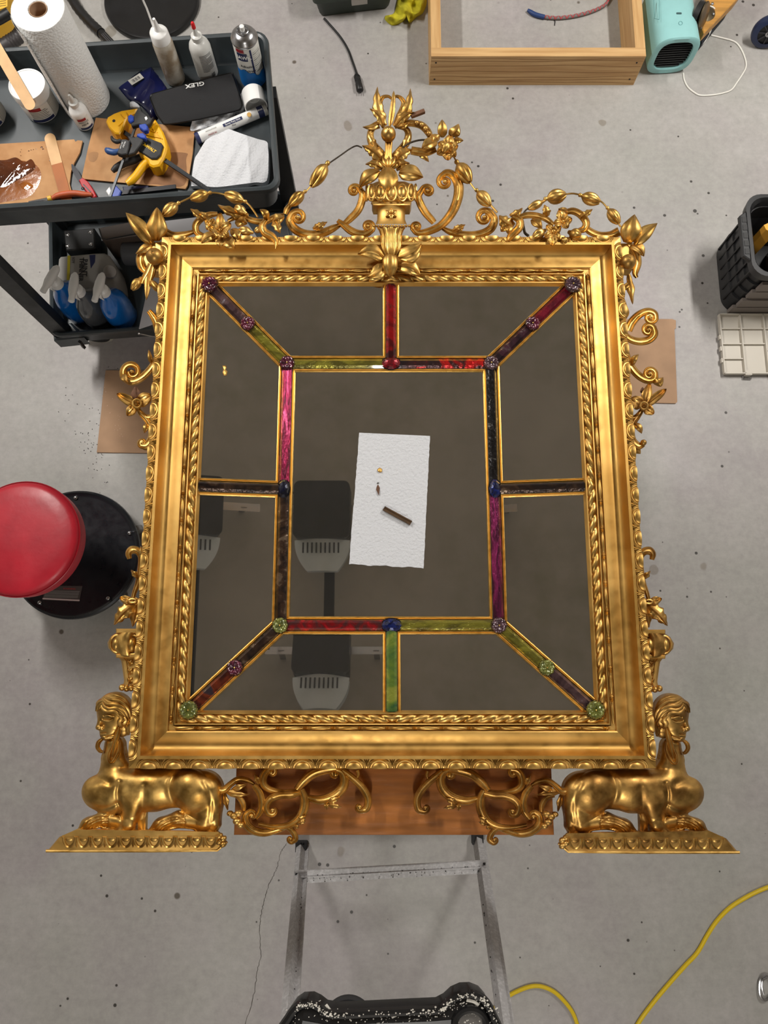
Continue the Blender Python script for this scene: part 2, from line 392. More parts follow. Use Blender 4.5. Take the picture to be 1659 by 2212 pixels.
# ------------------------------------------------------------ glass
def mirror_material():
    m = bpy.data.materials.new('old_mirror_glass'); m.use_nodes = True; nt = m.node_tree; b = nt.nodes['Principled BSDF']; L = nt.links.new
    tc = nt.nodes.new('ShaderNodeTexCoord'); n = nt.nodes.new('ShaderNodeTexNoise'); n.inputs['Scale'].default_value = 22; n.inputs['Detail'].default_value = 7
    L(tc.outputs['Object'], n.inputs['Vector']); n2 = nt.nodes.new('ShaderNodeTexNoise'); n2.inputs['Scale'].default_value = 3
    L(tc.outputs['Object'], n2.inputs['Vector']); mu = nt.nodes.new('ShaderNodeMath'); mu.operation = 'MULTIPLY'
    L(n.outputs['Fac'], mu.inputs[0]); L(n2.outputs['Fac'], mu.inputs[1])
    r = nt.nodes.new('ShaderNodeValToRGB'); r.color_ramp.elements[0].position = .2; r.color_ramp.elements[1].position = .45
    r.color_ramp.elements[0].color = (.66, .64, .59, 1); r.color_ramp.elements[1].color = (.55, .545, .47, 1)
    L(mu.outputs[0], r.inputs[0]); L(r.outputs[0], b.inputs['Base Color'])
    b.inputs['Metallic'].default_value = .97; b.inputs['Roughness'].default_value = .015; return m
MIR = mirror_material()
fold = [P(622, 787, ZC), P(1060, 787, ZC), P(1077, 1353, ZC), P(605, 1349, ZC)]
fx0 = (fold[0].x + fold[3].x) / 2; fx1 = (fold[1].x + fold[2].x) / 2; fy1 = (fold[0].y + fold[1].y) / 2; fy0 = (fold[2].y + fold[3].y) / 2
gx0, gx1, gy0, gy1 = X0 + UW - .004, X1 - UW + .004, Y0 + UW - .004, Y1 - UW + .004
xm = P(845, 1000, ZC).x; ym = P(850, 1057, ZC).y
I = [(fx0, fy1, ZC), (fx1, fy1, ZC), (fx1, fy0, ZC), (fx0, fy0, ZC)]; O = [(gx0, gy1, ZE), (gx1, gy1, ZE), (gx1, gy0, ZE), (gx0, gy0, ZE)]
Tm, Tmo = (xm, fy1, ZC), (xm, gy1, ZE); Bm, Bmo = (xm, fy0, ZC), (xm, gy0, ZE); Lm, Lmo = (fx0, ym, ZC), (gx0, ym, ZE); Rm, Rmo = (fx1, ym, ZC), (gx1, ym, ZE)
# each pane: corner list, and for each edge whether a glass strip (and so a gilt slip) runs along it
panes = [([I[0], I[1], I[2], I[3]], [1, 1, 1, 1]),
         ([O[0], Tmo, Tm, I[0]], [0, 1, 1, 1]), ([Tmo, O[1], I[1], Tm], [0, 1, 1, 1]),
         ([O[1], Rmo, Rm, I[1]], [0, 1, 1, 1]), ([Rmo, O[2], I[2], Rm], [0, 1, 1, 1]),
         ([O[2], Bmo, Bm, I[2]], [0, 1, 1, 1]), ([Bmo, O[3], I[3], Bm], [0, 1, 1, 1]),
         ([O[3], Lmo, Lm, I[3]], [0, 1, 1, 1]), ([Lmo, O[0], I[0], Lm], [0, 1, 1, 1])]
SLIP = pm('gilt_slip', (236, 190, 104), .35, 1, rn=(80, .28, .45))
def inset_sel(poly, ds):
    """inset a convex clockwise polygon, each edge by its own distance"""
    n = len(poly); out = []; p2 = [Vector(p[:2]) for p in poly]; lines = []
    for i in range(n):
        a, b = p2[i], p2[(i + 1) % n]; e = (b - a).normalized(); nn = Vector((e.y, -e.x)); lines.append((a + nn * ds[i], e))
    for i in range(n):
        (a, e), (b, f) = lines[i - 1], lines[i]; den = e.x * f.y - e.y * f.x
        t = ((b.x - a.x) * f.y - (b.y - a.y) * f.x) / den; out.append(a + e * t)
    return out
def plane_z(poly):
    a, b, c = [Vector(p) for p in (poly[0], poly[1], poly[2])]; n = (b - a).cross(c - a).normalized()
    return lambda x, y: a.z - (n.x * (x - a.x) + n.y * (y - a.y)) / n.z
for poly, fl in panes:
    zf = plane_z(poly); g = G(); n = len(poly)
    top = [(p[0], p[1], zf(p[0], p[1])) for p in poly]; bot = [(p[0], p[1], p[2] - .004) for p in top]
    g.add(top + bot, [tuple(range(n)), tuple(reversed(range(n, 2 * n)))] + [(i, i + n, (i + 1) % n + n, (i + 1) % n) for i in range(n)])
    g.build('mirror_pane', MIR, MR, smooth=False)
    offs = [[d if k else -.002 for k in fl] for d in (.0118, .0132, .0142, .0155, .0168, .0182, .0196)]
    hs = [.0, .0045, .0045, .0028, .0045, .0040, .0]
    loops = [inset_sel(poly, o) for o in offs]
    for i in range(n):
        if not fl[i]: continue
        rows = [[(L_[i].x, L_[i].y, zf(L_[i].x, L_[i].y) + h), (L_[(i + 1) % n].x, L_[(i + 1) % n].y, zf(L_[(i + 1) % n].x, L_[(i + 1) % n].y) + h)] for L_, h in zip(loops, hs)]
        G().grid(rows).build('gilt_slip', SLIP, MR, smooth=False)
def foil(name, c1, c2, c3=None, rough=.12, met=.55, sc=14, st=(1, 1, 1), br=.9):
    m = bpy.data.materials.new(name); m.use_nodes = True; nt = m.node_tree; b = nt.nodes['Principled BSDF']; L = nt.links.new
    tc = nt.nodes.new('ShaderNodeTexCoord'); mp = nt.nodes.new('ShaderNodeMapping'); mp.inputs['Scale'].default_value = st; L(tc.outputs['Object'], mp.inputs[0])
    n = nt.nodes.new('ShaderNodeTexNoise'); n.inputs['Scale'].default_value = sc; n.inputs['Detail'].default_value = 6; n.inputs['Distortion'].default_value = 1.2; L(mp.outputs[0], n.inputs['Vector'])
    r = nt.nodes.new('ShaderNodeValToRGB'); e = r.color_ramp.elements; e[0].position = .40; e[1].position = .58; e[0].color = srgb(*c2); e[1].color = srgb(*c1)
    if c3: q = e.new(.64); q.color = srgb(*c3)
    L(n.outputs['Fac'], r.inputs[0]); L(r.outputs[0], b.inputs['Base Color']); b.inputs['Metallic'].default_value = met; b.inputs['Roughness'].default_value = rough + .12
    b.inputs['Coat Weight'].default_value = 1; b.inputs['Coat Roughness'].default_value = .04
    n2 = nt.nodes.new('ShaderNodeTexNoise'); n2.inputs['Scale'].default_value = 90; n2.inputs['Detail'].default_value = 3; L(mp.outputs[0], n2.inputs['Vector'])
    bp = nt.nodes.new('ShaderNodeBump'); bp.inputs['Strength'].default_value = br; bp.inputs['Distance'].default_value = .0022; L(n2.outputs['Fac'], bp.inputs['Height']); L(bp.outputs[0], b.inputs['Normal'])
    return m
F = dict(green=foil('foil_green', (146, 140, 50), (98, 92, 34), st=(1, 2, 1)), greenv=foil('foil_teal', (120, 150, 60), (40, 96, 62), (160, 170, 70)),
         red=foil('foil_red', (180, 18, 22), (60, 10, 16), (36, 50, 40)), reddark=foil('foil_dark_red', (66, 34, 36), (40, 30, 34), (200, 24, 24), sc=18),
         magenta=foil('foil_magenta', (168, 26, 80), (92, 14, 44), (214, 90, 140), st=(6, 1, 1)), purple=foil('foil_purple', (150, 40, 100), (72, 16, 48), st=(6, 1, 1)),
         brown=foil('foil_brown', (72, 52, 40), (36, 26, 24), (112, 94, 78), sc=26), black=foil('foil_black', (30, 28, 30), (14, 13, 16), (120, 118, 112), sc=40),
         clear=foil('foil_lilac', (110, 84, 86), (66, 46, 50), (196, 196, 206), sc=20), crimson=foil('foil_crimson', (142, 24, 50), (62, 20, 32), (70, 52, 50), sc=20),
         plum=foil('foil_plum', (82, 46, 60), (44, 28, 36), (110, 96, 96), sc=24), rust=foil('foil_rust', (130, 52, 26), (62, 24, 20), (60, 50, 58), sc=18))
def strip(a, b, mat, label, w_=.0112):
    a = Vector(a); b = Vector(b); t = (b - a).normalized(); nn = Vector((-t.y, t.x, 0)).normalized(); rows = []
    prof = [(-1, .0), (-1, .0035), (-.5, .0075), (.5, .0075), (1, .0035), (1, 0)]
    for q in (0, 1): rows.append([(a if q == 0 else b) + nn * w_ * s + Vector((0, 0, h)) for s, h in prof])
    G().grid(rows, close=True).build('glass_strip', mat, MR, smooth=False, label=label)
def lerp(a, b, t): return Vector(a).lerp(Vector(b), t)
strip(I[0], Tm, F['green'], 'olive green foiled glass strip'); strip(Tm, I[1], F['reddark'], 'dark glass strip with a red core')
strip(I[0], Lm, F['magenta'], 'bright magenta glass strip'); strip(Lm, I[3], F['brown'], 'dark brown glass strip')
strip(I[1], Rm, F['black'], 'sparkling black glass strip'); strip(Rm, I[2], F['purple'], 'purple pink glass strip')
strip(I[3], Bm, F['reddark'] if 0 else foil('foil_red_patches', (150, 24, 30), (88, 44, 46), (190, 30, 40), sc=34), 'red and brown mottled glass strip'); strip(Bm, I[2], F['green'], 'olive green foiled glass strip')
strip(Tm, Tmo, F['red'], 'bright red glass strip'); strip(Bm, Bmo, F['greenv'], 'blue green glass strip')
strip(Lm, Lmo, F['brown'], 'brown glass strip'); strip(Rm, Rmo, F['brown'], 'dark olive brown glass strip')
for i, (m1, m2, l1, l2) in enumerate((('green', 'clear', 'green glass strip', 'clear lilac glass strip'), ('plum', 'crimson', 'dark plum glass strip', 'crimson glass strip'), ('green', 'clear', 'green glass strip', 'clear lilac glass strip'), ('brown', 'rust', 'dark brown glass strip', 'rust red glass strip'))):
    mid = lerp(I[i], O[i], .5); strip(I[i], mid, F[m1], l1); strip(mid, lerp(I[i], O[i], 1.0), F[m2], l2)
PIN = pm('brass_pin', (220, 190, 110), .25, 1)
def gemmat(name, c, c2): 
    m = foil(name, c, c2, sc=60, met=.3, br=.15); return m
GM = {k: gemmat('gem_' + k, *v) for k, v in dict(plum=((98, 30, 54), (56, 16, 34)), mauve=((92, 66, 74), (60, 40, 48)), lime=((122, 126, 58), (84, 90, 42)), blue=((22, 40, 110), (10, 16, 50)), navy=((14, 18, 44), (6, 8, 22)), ruby=((150, 14, 34), (80, 8, 20))).items()}
def rosette(c, r, mat, label, petals=8):
    g = G(); rows = []
    for t, h in ((1.0, -.002), (1.0, .004), (.93, .0072), (.75, .0088), (.5, .0078), (.3, .0062), (.02, .0060)):
        rows.append([(c[0] + r * t * (1 + .03 * math.cos(petals * th) * (t > .4)) * math.cos(th), c[1] + r * t * (1 + .03 * math.cos(petals * th) * (t > .4)) * math.sin(th), c[2] + .005 + h + .0009 * math.cos(petals * th) * (t > .2)) for th in np.linspace(0, 2 * PI, 48, endpoint=False)])
    g.grid(rows, close=True); o = g.build('glass_rosette', mat, MR, label=label)
    G().ell((c[0], c[1], c[2] + .012), (.0022, .0022, .0022), 8, 6).build('pin', PIN, o)
    g = G()
    for k in range(26):
        th = 2 * PI * k / 26; g.ell((c[0] + r * 1.05 * math.cos(th), c[1] + r * 1.05 * math.sin(th), c[2] + .0075), (.0011, .0011, .0011), 5, 4)
    g.build('claw_setting', DARKM, o)
Rr = .0168
for i, (a, b, d, la, lb, ld_) in enumerate((('plum', 'plum', 'plum', 'plum glass rosette', 'plum glass rosette', 'plum glass rosette'), ('mauve', 'plum', 'mauve', 'mauve glass rosette', 'plum glass rosette', 'mauve glass rosette'), ('mauve', 'lime', 'lime', 'mauve glass rosette', 'lime green glass rosette', 'lime green glass rosette'), ('lime', 'plum', 'lime', 'lime green glass rosette', 'plum glass rosette', 'lime green glass rosette'))):
    rosette(I[i], Rr, GM[a], la, 6 if i == 0 else 9)
    q = lerp(I[i], O[i], .5); rosette(q, Rr * .98, GM[b], lb, 9)
    q = lerp(I[i], O[i], 1.0); q = Vector((q.x + (.004 if q.x < 0 else -.004), q.y + (.004 if q.y < .3 else -.004), q.z + .006)); rosette(q, Rr * 1.1, GM[d], ld_, 12)
for c, rx, ry, k, lb in ((Tm, .0215, .0150, 'ruby', 'ruby red oval glass cabochon'), (Bm, .0215, .0145, 'blue', 'blue oval glass cabochon'), (Lm, .0130, .0215, 'navy', 'near-black oval glass cabochon'), (Rm, .0130, .0215, 'blue', 'blue oval glass cabochon')):
    g = G(); rows = []
    for t, h in ((1, -.002), (1, .005), (.72, .0095), (.4, .0118), (.02, .0124)):
        rows.append([(c[0] + rx * t * math.cos(th), c[1] + ry * t * math.sin(th), c[2] + .003 + h) for th in np.linspace(0, 2 * PI, 10, endpoint=False)])
    g.grid(rows, close=True); o = g.build('oval_cabochon', GM[k], MR, smooth=False, label=lb)
    G().tube([(c[0] + rx * 1.05 * math.cos(th), c[1] + ry * 1.05 * math.sin(th), c[2] + .0065 + .0008 * math.cos(th * 26)) for th in np.linspace(0, 2 * PI, 60)], .0011, 5).build('claw_setting', DARKM, o)
# ------------------------------------------------------------ carved ornament (coordinates as measured on the picture, laid at real heights)
SM = .00099                                       # metres per picture pixel at the frame
def W(pt, z): return P(pt[0], pt[1], z)
SCP = [(-1, -.5), (-1, .25), (-.86, .62), (-.66, .78), (-.5, .62), (-.36, .72), (-.1, 1), (.2, .98), (.42, .72), (.56, .60), (.7, .76), (.88, .6), (1, .2), (1, -.5)]
def spiral(p, d, c, turns=1.15, n=26, end=.34):
    c = np.array(c, float); r0 = p - c; R = np.linalg.norm(r0); a0 = math.atan2(r0[1], r0[0])
    sg = 1 if (-r0[1] * d[0] + r0[0] * d[1]) > 0 else -1
    return [c + R * (1 - (1 - end) * (i / n) ** .8) * np.array([math.cos(a0 + sg * 2 * PI * turns * i / n), math.sin(a0 + sg * 2 * PI * turns * i / n)]) for i in range(1, n + 1)]
def scroll(path, wd, z=.915, h=None, v0=None, v1=None, name='scroll', mat=None, dz=0, parent=None, turns=1.1, n=6):
    """moulded C or S scroll along path; wd width in picture pixels (number or list); v0, v1 = centres of the end volutes"""
    wd = [q * 1.14 for q in wd] if isinstance(wd, (list, tuple)) else wd * 1.14
    p = cr(path, n); m0 = len(p); ws = list(np.interp(np.linspace(0, 1, m0), np.linspace(0, 1, len(wd)), wd)) if isinstance(wd, (list, tuple)) else [float(wd)] * m0
    balls = []
    if v1 is not None:
        s = spiral(p[-1], p[-1] - p[-2], v1, turns); w0 = ws[-1]; k = len(s)
        p += s; ws += [w0 * (1 - .42 * (i + 1) / k) for i in range(k)]; balls.append(v1)
    if v0 is not None:
        s = spiral(p[0], p[0] - p[1], v0, turns); w0 = ws[0]; k = len(s)
        p = s[::-1] + p; ws = [w0 * (1 - .42 * (i + 1) / k) for i in range(k)][::-1] + ws; balls.append(v0)
    h = h or max(ws) * .5; g = G(); rows = []; m = len(p)
    for i in range(m):
        t = p[min(i + 1, m - 1)] - p[max(i - 1, 0)]; t = t / (np.linalg.norm(t) + 1e-9); nn = np.array([-t[1], t[0]])
        q = ws[i] / 2; zz = z + dz * i / m; fade = .55 + .45 * ws[i] / max(ws)
        rows.append([tuple(P(*(p[i] + nn * q * s), zz + (hh * h * fade) * SM)) for s, hh in SCP])
    g.grid(rows, close=True)
    nr = len(SCP); g.f.append(tuple(range(nr))); g.f.append(tuple(range((m - 1) * nr, m * nr)))
    for b in balls:
        r = max(2.4, (np.mean(ws) * .36)); g.ell(P(b[0], b[1], z + h * .55 * SM), (r * SM, r * SM, r * SM * 1.1), 12, 8)
    return g.build(name, mat or GOLD, parent or MR, angle=50)
def leaf(base, tip, wd, z0=.925, z1=.93, arch=8, bend=0, lobes=0, ridge=.25, name='leaf', mat=None, parent=None, sharp=.8, ripple=.8, th=2.2, nt=14, nv=8, g=None, droop=0):
    own = g is None; g = g or G(); b = np.array(base, float); t = np.array(tip, float); d = t - b; L = np.linalg.norm(d); d /= L; nn = np.array([-d[1], d[0]])
    top = []; bot = []
    for i in range(nt + 1):
        s = i / nt; w_ = wd / 2 * max(.03, math.sin(PI * min(1, s ** .72)) ** sharp if s < 1 else .03)
        if s < .12: w_ = max(w_, wd * .16)
        if lobes: w_ *= 1 - .30 * abs(math.sin(lobes * PI * s)) ** 2
        if not lobes: w_ *= 1 + .05 * math.sin(9 * s + base[0])
        c = b + d * L * s + nn * bend * math.sin(PI * s * .9)
        zc = z0 + (z1 - z0) * s + (arch * math.sin(PI * s) - droop * s * s) * SM
        rt, rb = [], []
        for j in range(nv + 1):
            v = -1 + 2 * j / nv; rid = -abs(v) ** 1.4 * wd * ridge + (.9 if abs(v) < .01 else 0) + ripple * math.cos(v * 9) * wd * .045 + (math.sin(lobes * 2 * PI * s) * abs(v) * wd * .05 if lobes else 0) + .35 * abs(v) ** 5 * wd * ridge
            q = c + nn * w_ * v; zz = zc + rid * SM; rt.append(tuple(P(q[0], q[1], zz))); rb.append(tuple(P(q[0], q[1], zz) - Vector((0, 0, th * SM * (1 - .5 * abs(v))))))
        top.append(rt + rb[::-1])
    g.grid(top, close=True); nr = len(top[0]); n0 = len(g.v) - nr * (nt + 1); g.f.append(tuple(n0 + k for k in range(nr))); g.f.append(tuple(n0 + nt * nr + k for k in range(nr)))
    return g.build(name, mat or GOLD, parent or MR, angle=55) if own else g
def bud(base, tip, wd, z=.93, name='flower_bud', parent=None, bead=True, petals=5, zt=None, mat=None):
    A = P(*base, z); B = P(*tip, zt or z); L = (B - A).length; r = wd * SM / 2; g = G()
    prof = [(0, .05), (.03, .30), (.08, .36), (.13, .30), (.16, .26), (.2, .42), (.3, .78), (.42, .96), (.55, 1), (.68, .94), (.8, .78), (.9, .56), (.96, .42), (1.0, .30), (.97, .14), (.90, .05)]
    if not bead: prof = [(0, .1), (.05, .3)] + prof[5:]
    g.lathe(A, B - A, [(t * L, R * r) for t, R in prof], 60, ripple=lambda t, th: (.55 * max(0, t - .28) / .6) * (abs(math.cos(2 * th + t * 1.2)) ** .8 - .6) * 1.5)
    return g.build(name, mat or GOLD, parent or MR, angle=50)
def wire(pts, r=2.0, z=.93, name='garland_wire', mat=None, zs=None):
    q = cr(pts, 5); return G().tube([P(a[0], a[1], z) for a in q], r * SM, 6).build(name, mat or GOLD, MR)
def ball(c, r, z=.93, name='ball', parent=None, mat=None):
    g = G(); cc = P(*c, z); R = r * SM; g.lathe(cc + Vector((0, 0, -R)), (0, 0, 1), [(R * (1 - math.cos(a)), R * math.sin(a)) for a in np.linspace(.02, PI - .2, 14)] + [(R * 1.93, R * .1), (R * 1.86, .0002)], 24)
    return g.build(name, mat or GOLDD, parent or MR)
def blossom(c, petals, r0=5, z=.94, name='blossom', mat=None, rise=8):
    """petals: list of (tip x, tip y, width)"""
    g = G(); g.ell(P(*c, z), (r0 * SM, r0 * SM, r0 * SM * .8), 12, 8); o = g.build(name, mat or GOLD, MR)
    for tx, ty, wd in petals:
        leaf((c[0] + (tx - c[0]) * .1, c[1] + (ty - c[1]) * .1), (tx, ty), wd, z - .002, z + rise * SM * .3, arch=rise * .5, ridge=-.16, name='petal', parent=o, sharp=.55, ripple=1, mat=mat)
    for k in range(3): G().ell(P(c[0] + 2 * math.cos(k * 2.1), c[1] + 2 * math.sin(k * 2.1), z + .004), (.0014, .0014, .003), 6, 5).build('stamen', mat or GOLD, o)
    return o

# --- crest: plume, urn and its leaves
for b, t_, wd, bd, lb in (((832, 270), (818, 187), 26, -9, 4), ((853, 272), (883, 190), 26, 12, 4)):
    leaf(b, t_, wd, .93, .945, bend=bd, lobes=lb, name='plume_leaf', arch=6)
for p_, wd in (([(830, 272), (826, 250), (821, 225), (826, 211), (838, 208), (846, 213)], [9, 11, 10, 8, 6, 5]), ([(852, 272), (862, 250), (872, 225), (866, 212), (856, 208), (850, 213)], [9, 11, 10, 8, 6, 5])):
    scroll(p_, wd, .925, name='plume_loop')
leaf((842, 272), (850, 196), 12, .93, .94, name='plume_spike', bend=2, arch=4, sharp=.5)
leaf((829, 275), (797, 236), 22, .93, .945, bend=8, lobes=3, name='plume_leaf'); leaf((822, 262), (783, 272), 14, .93, .925, bend=-7, name='plume_leaf', arch=5)
leaf((853, 275), (897, 244), 24, .93, .945, bend=-8, lobes=3, name='plume_leaf'); leaf((858, 276), (884, 262), 12, .93, .935, bend=3, name='plume_leaf')
a = P(888, 251, .938); b = P(917, 240, .94); G().bar(a, b, .009, .008).build('broken_stub', BOLE, MR, smooth=False, label='bare wood stub of a broken leaf')
ball((839, 290), 18, .945, name='plume_ball')
scroll([(834, 340), (818, 325), (803, 308), (800, 290), (806, 277), (820, 273)], [12, 15, 15, 13, 11, 8], .918, name='plume_loop')
scroll([(848, 340), (864, 325), (878, 308), (882, 290), (876, 278), (862, 274)], [12, 15, 15, 13, 11, 8], .918, name='plume_loop')
leaf((812, 318), (794, 283), 15, .93, .935, lobes=3, name='plume_leaf', arch=3); leaf((872, 318), (886, 284), 15, .93, .935, lobes=3, name='plume_leaf', arch=3)
g = G()
for s in (-1, 0, 1): g.tube([P(840 + s * 5, 306, .932), P(839 + s * 4.5, 330, .934), P(838 + s * 6, 352, .93)], [.0035, .0032, .0045], 8)
g.build('plume_stem', GOLD, MR)
leaf((830, 352), (781, 316), 32, .925, .935, bend=7, lobes=5, name='acanthus_leaf'); leaf((850, 354), (892, 324), 34, .925, .935, bend=-7, lobes=5, name='acanthus_leaf')
for k in range(5):
    a0 = (-.9 + .45 * k); leaf((840, 366), (840 + 34 * math.sin(a0), 366 - 34 * math.cos(a0)), 13, .93, .934, name='acanthus_leaf', arch=5)
leaf((826, 364), (789, 356), 22, .93, .936, bend=6, name='curled_leaf', arch=10, lobes=3); leaf((856, 366), (886, 354), 22, .93, .94, bend=-6, name='curled_leaf', arch=10, lobes=3)
leaf((820, 368), (777, 407), 30, .945, .935, bend=7, name='drooping_leaf', arch=12, droop=6); leaf((862, 372), (914, 384), 38, .95, .945, bend=-5, name='drooping_leaf', arch=9, droop=4)
leaf((839, 361), (838, 420), 42, .955, .952, name='drooping_leaf', arch=10, ridge=.3, sharp=.6)
# urn, a half round vase standing against the frame
ur = G(); rows = []
URN = [(392, 30), (398, 44), (404, 50), (412, 56), (420, 58), (428, 56), (434, 48), (436, 42), (438, 44), (442, 43), (446, 38), (454, 32), (464, 30), (474, 30), (480, 32), (484, 34)]
for y, hw in URN: rows.append([tuple(P(845 + hw * math.sin(a), y, .916 + hw * .62 * SM * math.cos(a))) for a in np.linspace(-PI / 2, PI / 2, 25)] + [tuple(P(845 + hw * s, y, .900)) for s in (.95, 0, -.95)])
ur.grid(rows, close=True); URNO = ur.build('urn', GOLD2, MR)
for k in range(-3, 4):
    a = k * .46; G().ell(P(845 + 50 * math.sin(a), 416, .917 + 50 * .62 * SM * math.cos(a)), (.0125 * max(.3, math.cos(a * .8)), .0165, .010), 14, 10).build('gadroon', GOLD, URNO)
    if k < 3:
        pass
    a = k * .46; G().tube([P(845 + 54 * math.sin(a + .205 * math.cos(q)), 416 + 18 * math.sin(q), .918 + 56 * .62 * SM * math.cos(a + .205 * math.cos(q))) for q in np.linspace(0, 2 * PI, 22)], .0022, 6).build('gadroon_rim', GOLD, URNO)
g = G(); g.prism(pxs([(803, 434), (889, 434), (886, 442), (806, 442)], .944), .905, .944, .002); g.build('urn_fillet', GOLD, URNO)
for k in range(6):
    a = k * PI / 3 + PI / 2; leaf((845, 461), (845 + 14 * math.cos(a), 461 - 14 * math.sin(a)), 7, .936, .9365, name='relief_petal', parent=URNO, arch=3)
for k in range(13):
    s = -1 + 2 * k / 12; G().ell(P(846 + 38 * s, 488, .944 + 30 * .7 * SM * math.sqrt(max(0, 1 - s * s))), (.0034,) * 3, 8, 6).build('bead', GOLD, URNO)
rows = []
for y, hw in ((490, 30), (494, 29), (498, 26), (504, 24), (510, 22), (520, 23), (530, 24), (540, 21), (548, 16), (553, 12)):
    rows.append([tuple(P(845 + hw * math.sin(a) * (1 + .03 * math.cos(12 * a)), y, .944 + (hw * .7 * SM) * math.cos(a) * (1 + .10 * math.cos(12 * a)))) for a in np.linspace(-PI / 2, PI / 2, 49)] + [tuple(P(845 + hw * s, y, .918)) for s in (.95, 0, -.95)])
G().grid(rows, close=True).build('fluted_stem', GOLD, URNO)
leaf((843, 549), (843, 597), 34, .962, .945, name='drooping_leaf', arch=8, sharp=.45, ripple=1)
leaf((830, 556), (772, 552), 34, .95, .952, bend=12, name='spread_leaf', arch=6, ridge=.12); leaf((832, 571), (793, 597), 32, .945, .944, bend=-6, name='spread_leaf', arch=5, ridge=.12, ripple=1)
leaf((862, 556), (909, 524), 40, .95, .957, bend=8, name='spread_leaf', arch=6, ridge=.12); leaf((862, 573), (907, 596), 34, .945, .944, bend=-8, name='spread_leaf', arch=9, ridge=.2, ripple=1)

# --- crest scrolls
ZS = .915
scroll([(777, 408), (783, 420), (781, 436), (773, 455), (757, 472), (741, 486)], [11, 14, 15, 15, 14, 10], ZS, v0=(765, 412), name='crest_scroll')
scroll([(729, 476), (742, 486), (757, 498), (775, 505), (792, 504), (804, 496)], [8, 13, 15, 15, 14, 12], ZS + .004, v1=(795, 489), name='crest_scroll')
scroll([(738, 484), (720, 493), (700, 502), (676, 507), (654, 504), (636, 494), (625, 477), (630, 462)], [7, 14, 17, 17, 17, 17, 15, 12], ZS, v1=(644, 470), name='crest_scroll')
leaf((676, 494), (707, 479), 16, .925, .93, lobes=4, name='acanthus_leaf'); leaf((682, 496), (702, 484), 12, .93, .937, lobes=3, name='acanthus_leaf')
scroll([(911, 411), (904, 424), (908, 440), (918, 458), (930, 472), (938, 481)], [11, 14, 15, 15, 14, 12], ZS, v0=(924, 413), name='crest_scroll')
scroll([(954, 379), (966, 373), (980, 380), (990, 398), (990, 422), (982, 448), (968, 471), (948, 490), (922, 501), (902, 503), (892, 494)], [11, 14, 17, 19, 19, 18, 17, 15, 14, 12, 11], ZS + .004, v0=(961, 393), v1=(900, 490), name='crest_scroll')
scroll([(954, 492), (975, 502), (1000, 507), (1024, 508), (1046, 503), (1062, 492), (1068, 474), (1060, 459)], [7, 13, 15, 16, 16, 16, 15, 13], ZS, v1=(1046, 470), name='crest_scroll')
leaf((978, 498), (1005, 485), 16, .925, .932, lobes=4, name='acanthus_leaf'); leaf((984, 500), (1002, 492), 11, .93, .937, lobes=3, name='acanthus_leaf')
# --- bud garlands
wire([(782, 319), (770, 315), (755, 322), (738, 334), (722, 345), (712, 352)], 1.7, mat=WIRE); bud((711, 348), (673, 402), 33); wire([(674, 399), (666, 408), (660, 415)], 1.8)
bud((662, 411), (625, 443), 25); scroll([(628, 440), (620, 452), (616, 462)], [8, 12, 9], .918, name='stem')
wire([(870, 318), (885, 309), (905, 303), (928, 302)], 2.2, mat=WIRE)
bud((389, 436), (352, 465), 26); wire([(387, 438), (400, 432), (413, 426)]); bud((458, 415), (411, 430), 26); wire([(456, 416), (470, 417), (488, 421)])
bud((534, 437), (486, 419), 27); wire([(533, 438), (541, 446), (549, 457), (557, 469)], 2.4)
bud((984, 346), (1015, 394), 33); wire([(978, 334), (985, 347)]); wire([(1013, 391), (1020, 401), (1028, 412)]); bud((1027, 408), (1058, 444), 27); wire([(1057, 440), (1066, 450), (1074, 459)], 2.6)
bud((1174, 431), (1222, 420), 31); wire([(1220, 420), (1236, 418), (1250, 420)]); bud((1249, 420), (1296, 437), 27); wire([(1293, 432), (1302, 438), (1311, 448)]); bud((1310, 446), (1337, 483), 24); wire([(1334, 480), (1341, 490)])
bud((1178, 433), (1141, 451), 20, bead=False); wire([(1143, 449), (1134, 456), (1126, 470)], 2.0, mat=WIRE)
# --- upper right blossom spray
scroll([(862, 272), (880, 266), (896, 267), (912, 272), (925, 286), (932, 303)], [12, 14, 14, 15, 14, 9], .925, name='branch')
for q in ((900, 266), (911, 270), (919, 278), (926, 289)): ball(q, 6.5, .936, name='knuckle')
scroll([(888, 325), (905, 328), (922, 329), (942, 322)], [16, 17, 15, 12], .925, name='branch'); leaf((905, 333), (926, 350), 12, .925, .922, name='leaf', bend=-3)
leaf((956, 296), (955, 258), 22, .935, .95, name='leaf', arch=6); leaf((972, 294), (990, 267), 24, .935, .95, name='leaf', bend=4); leaf((978, 303), (1001, 303), 14, .935, .94, name='leaf'); leaf((948, 303), (934, 290), 18, .935, .94, name='leaf')
leaf((944, 304), (911, 321), 26, .935, .945, name='leaf', bend=3, arch=8)
blossom((966, 318), [(974, 291, 24), (990, 315, 24), (985, 338, 20), (968, 346, 26), (944, 333, 22), (946, 308, 20)], 8, .945, rise=10); bud((970, 306), (958, 328), 20, .956, bead=False)
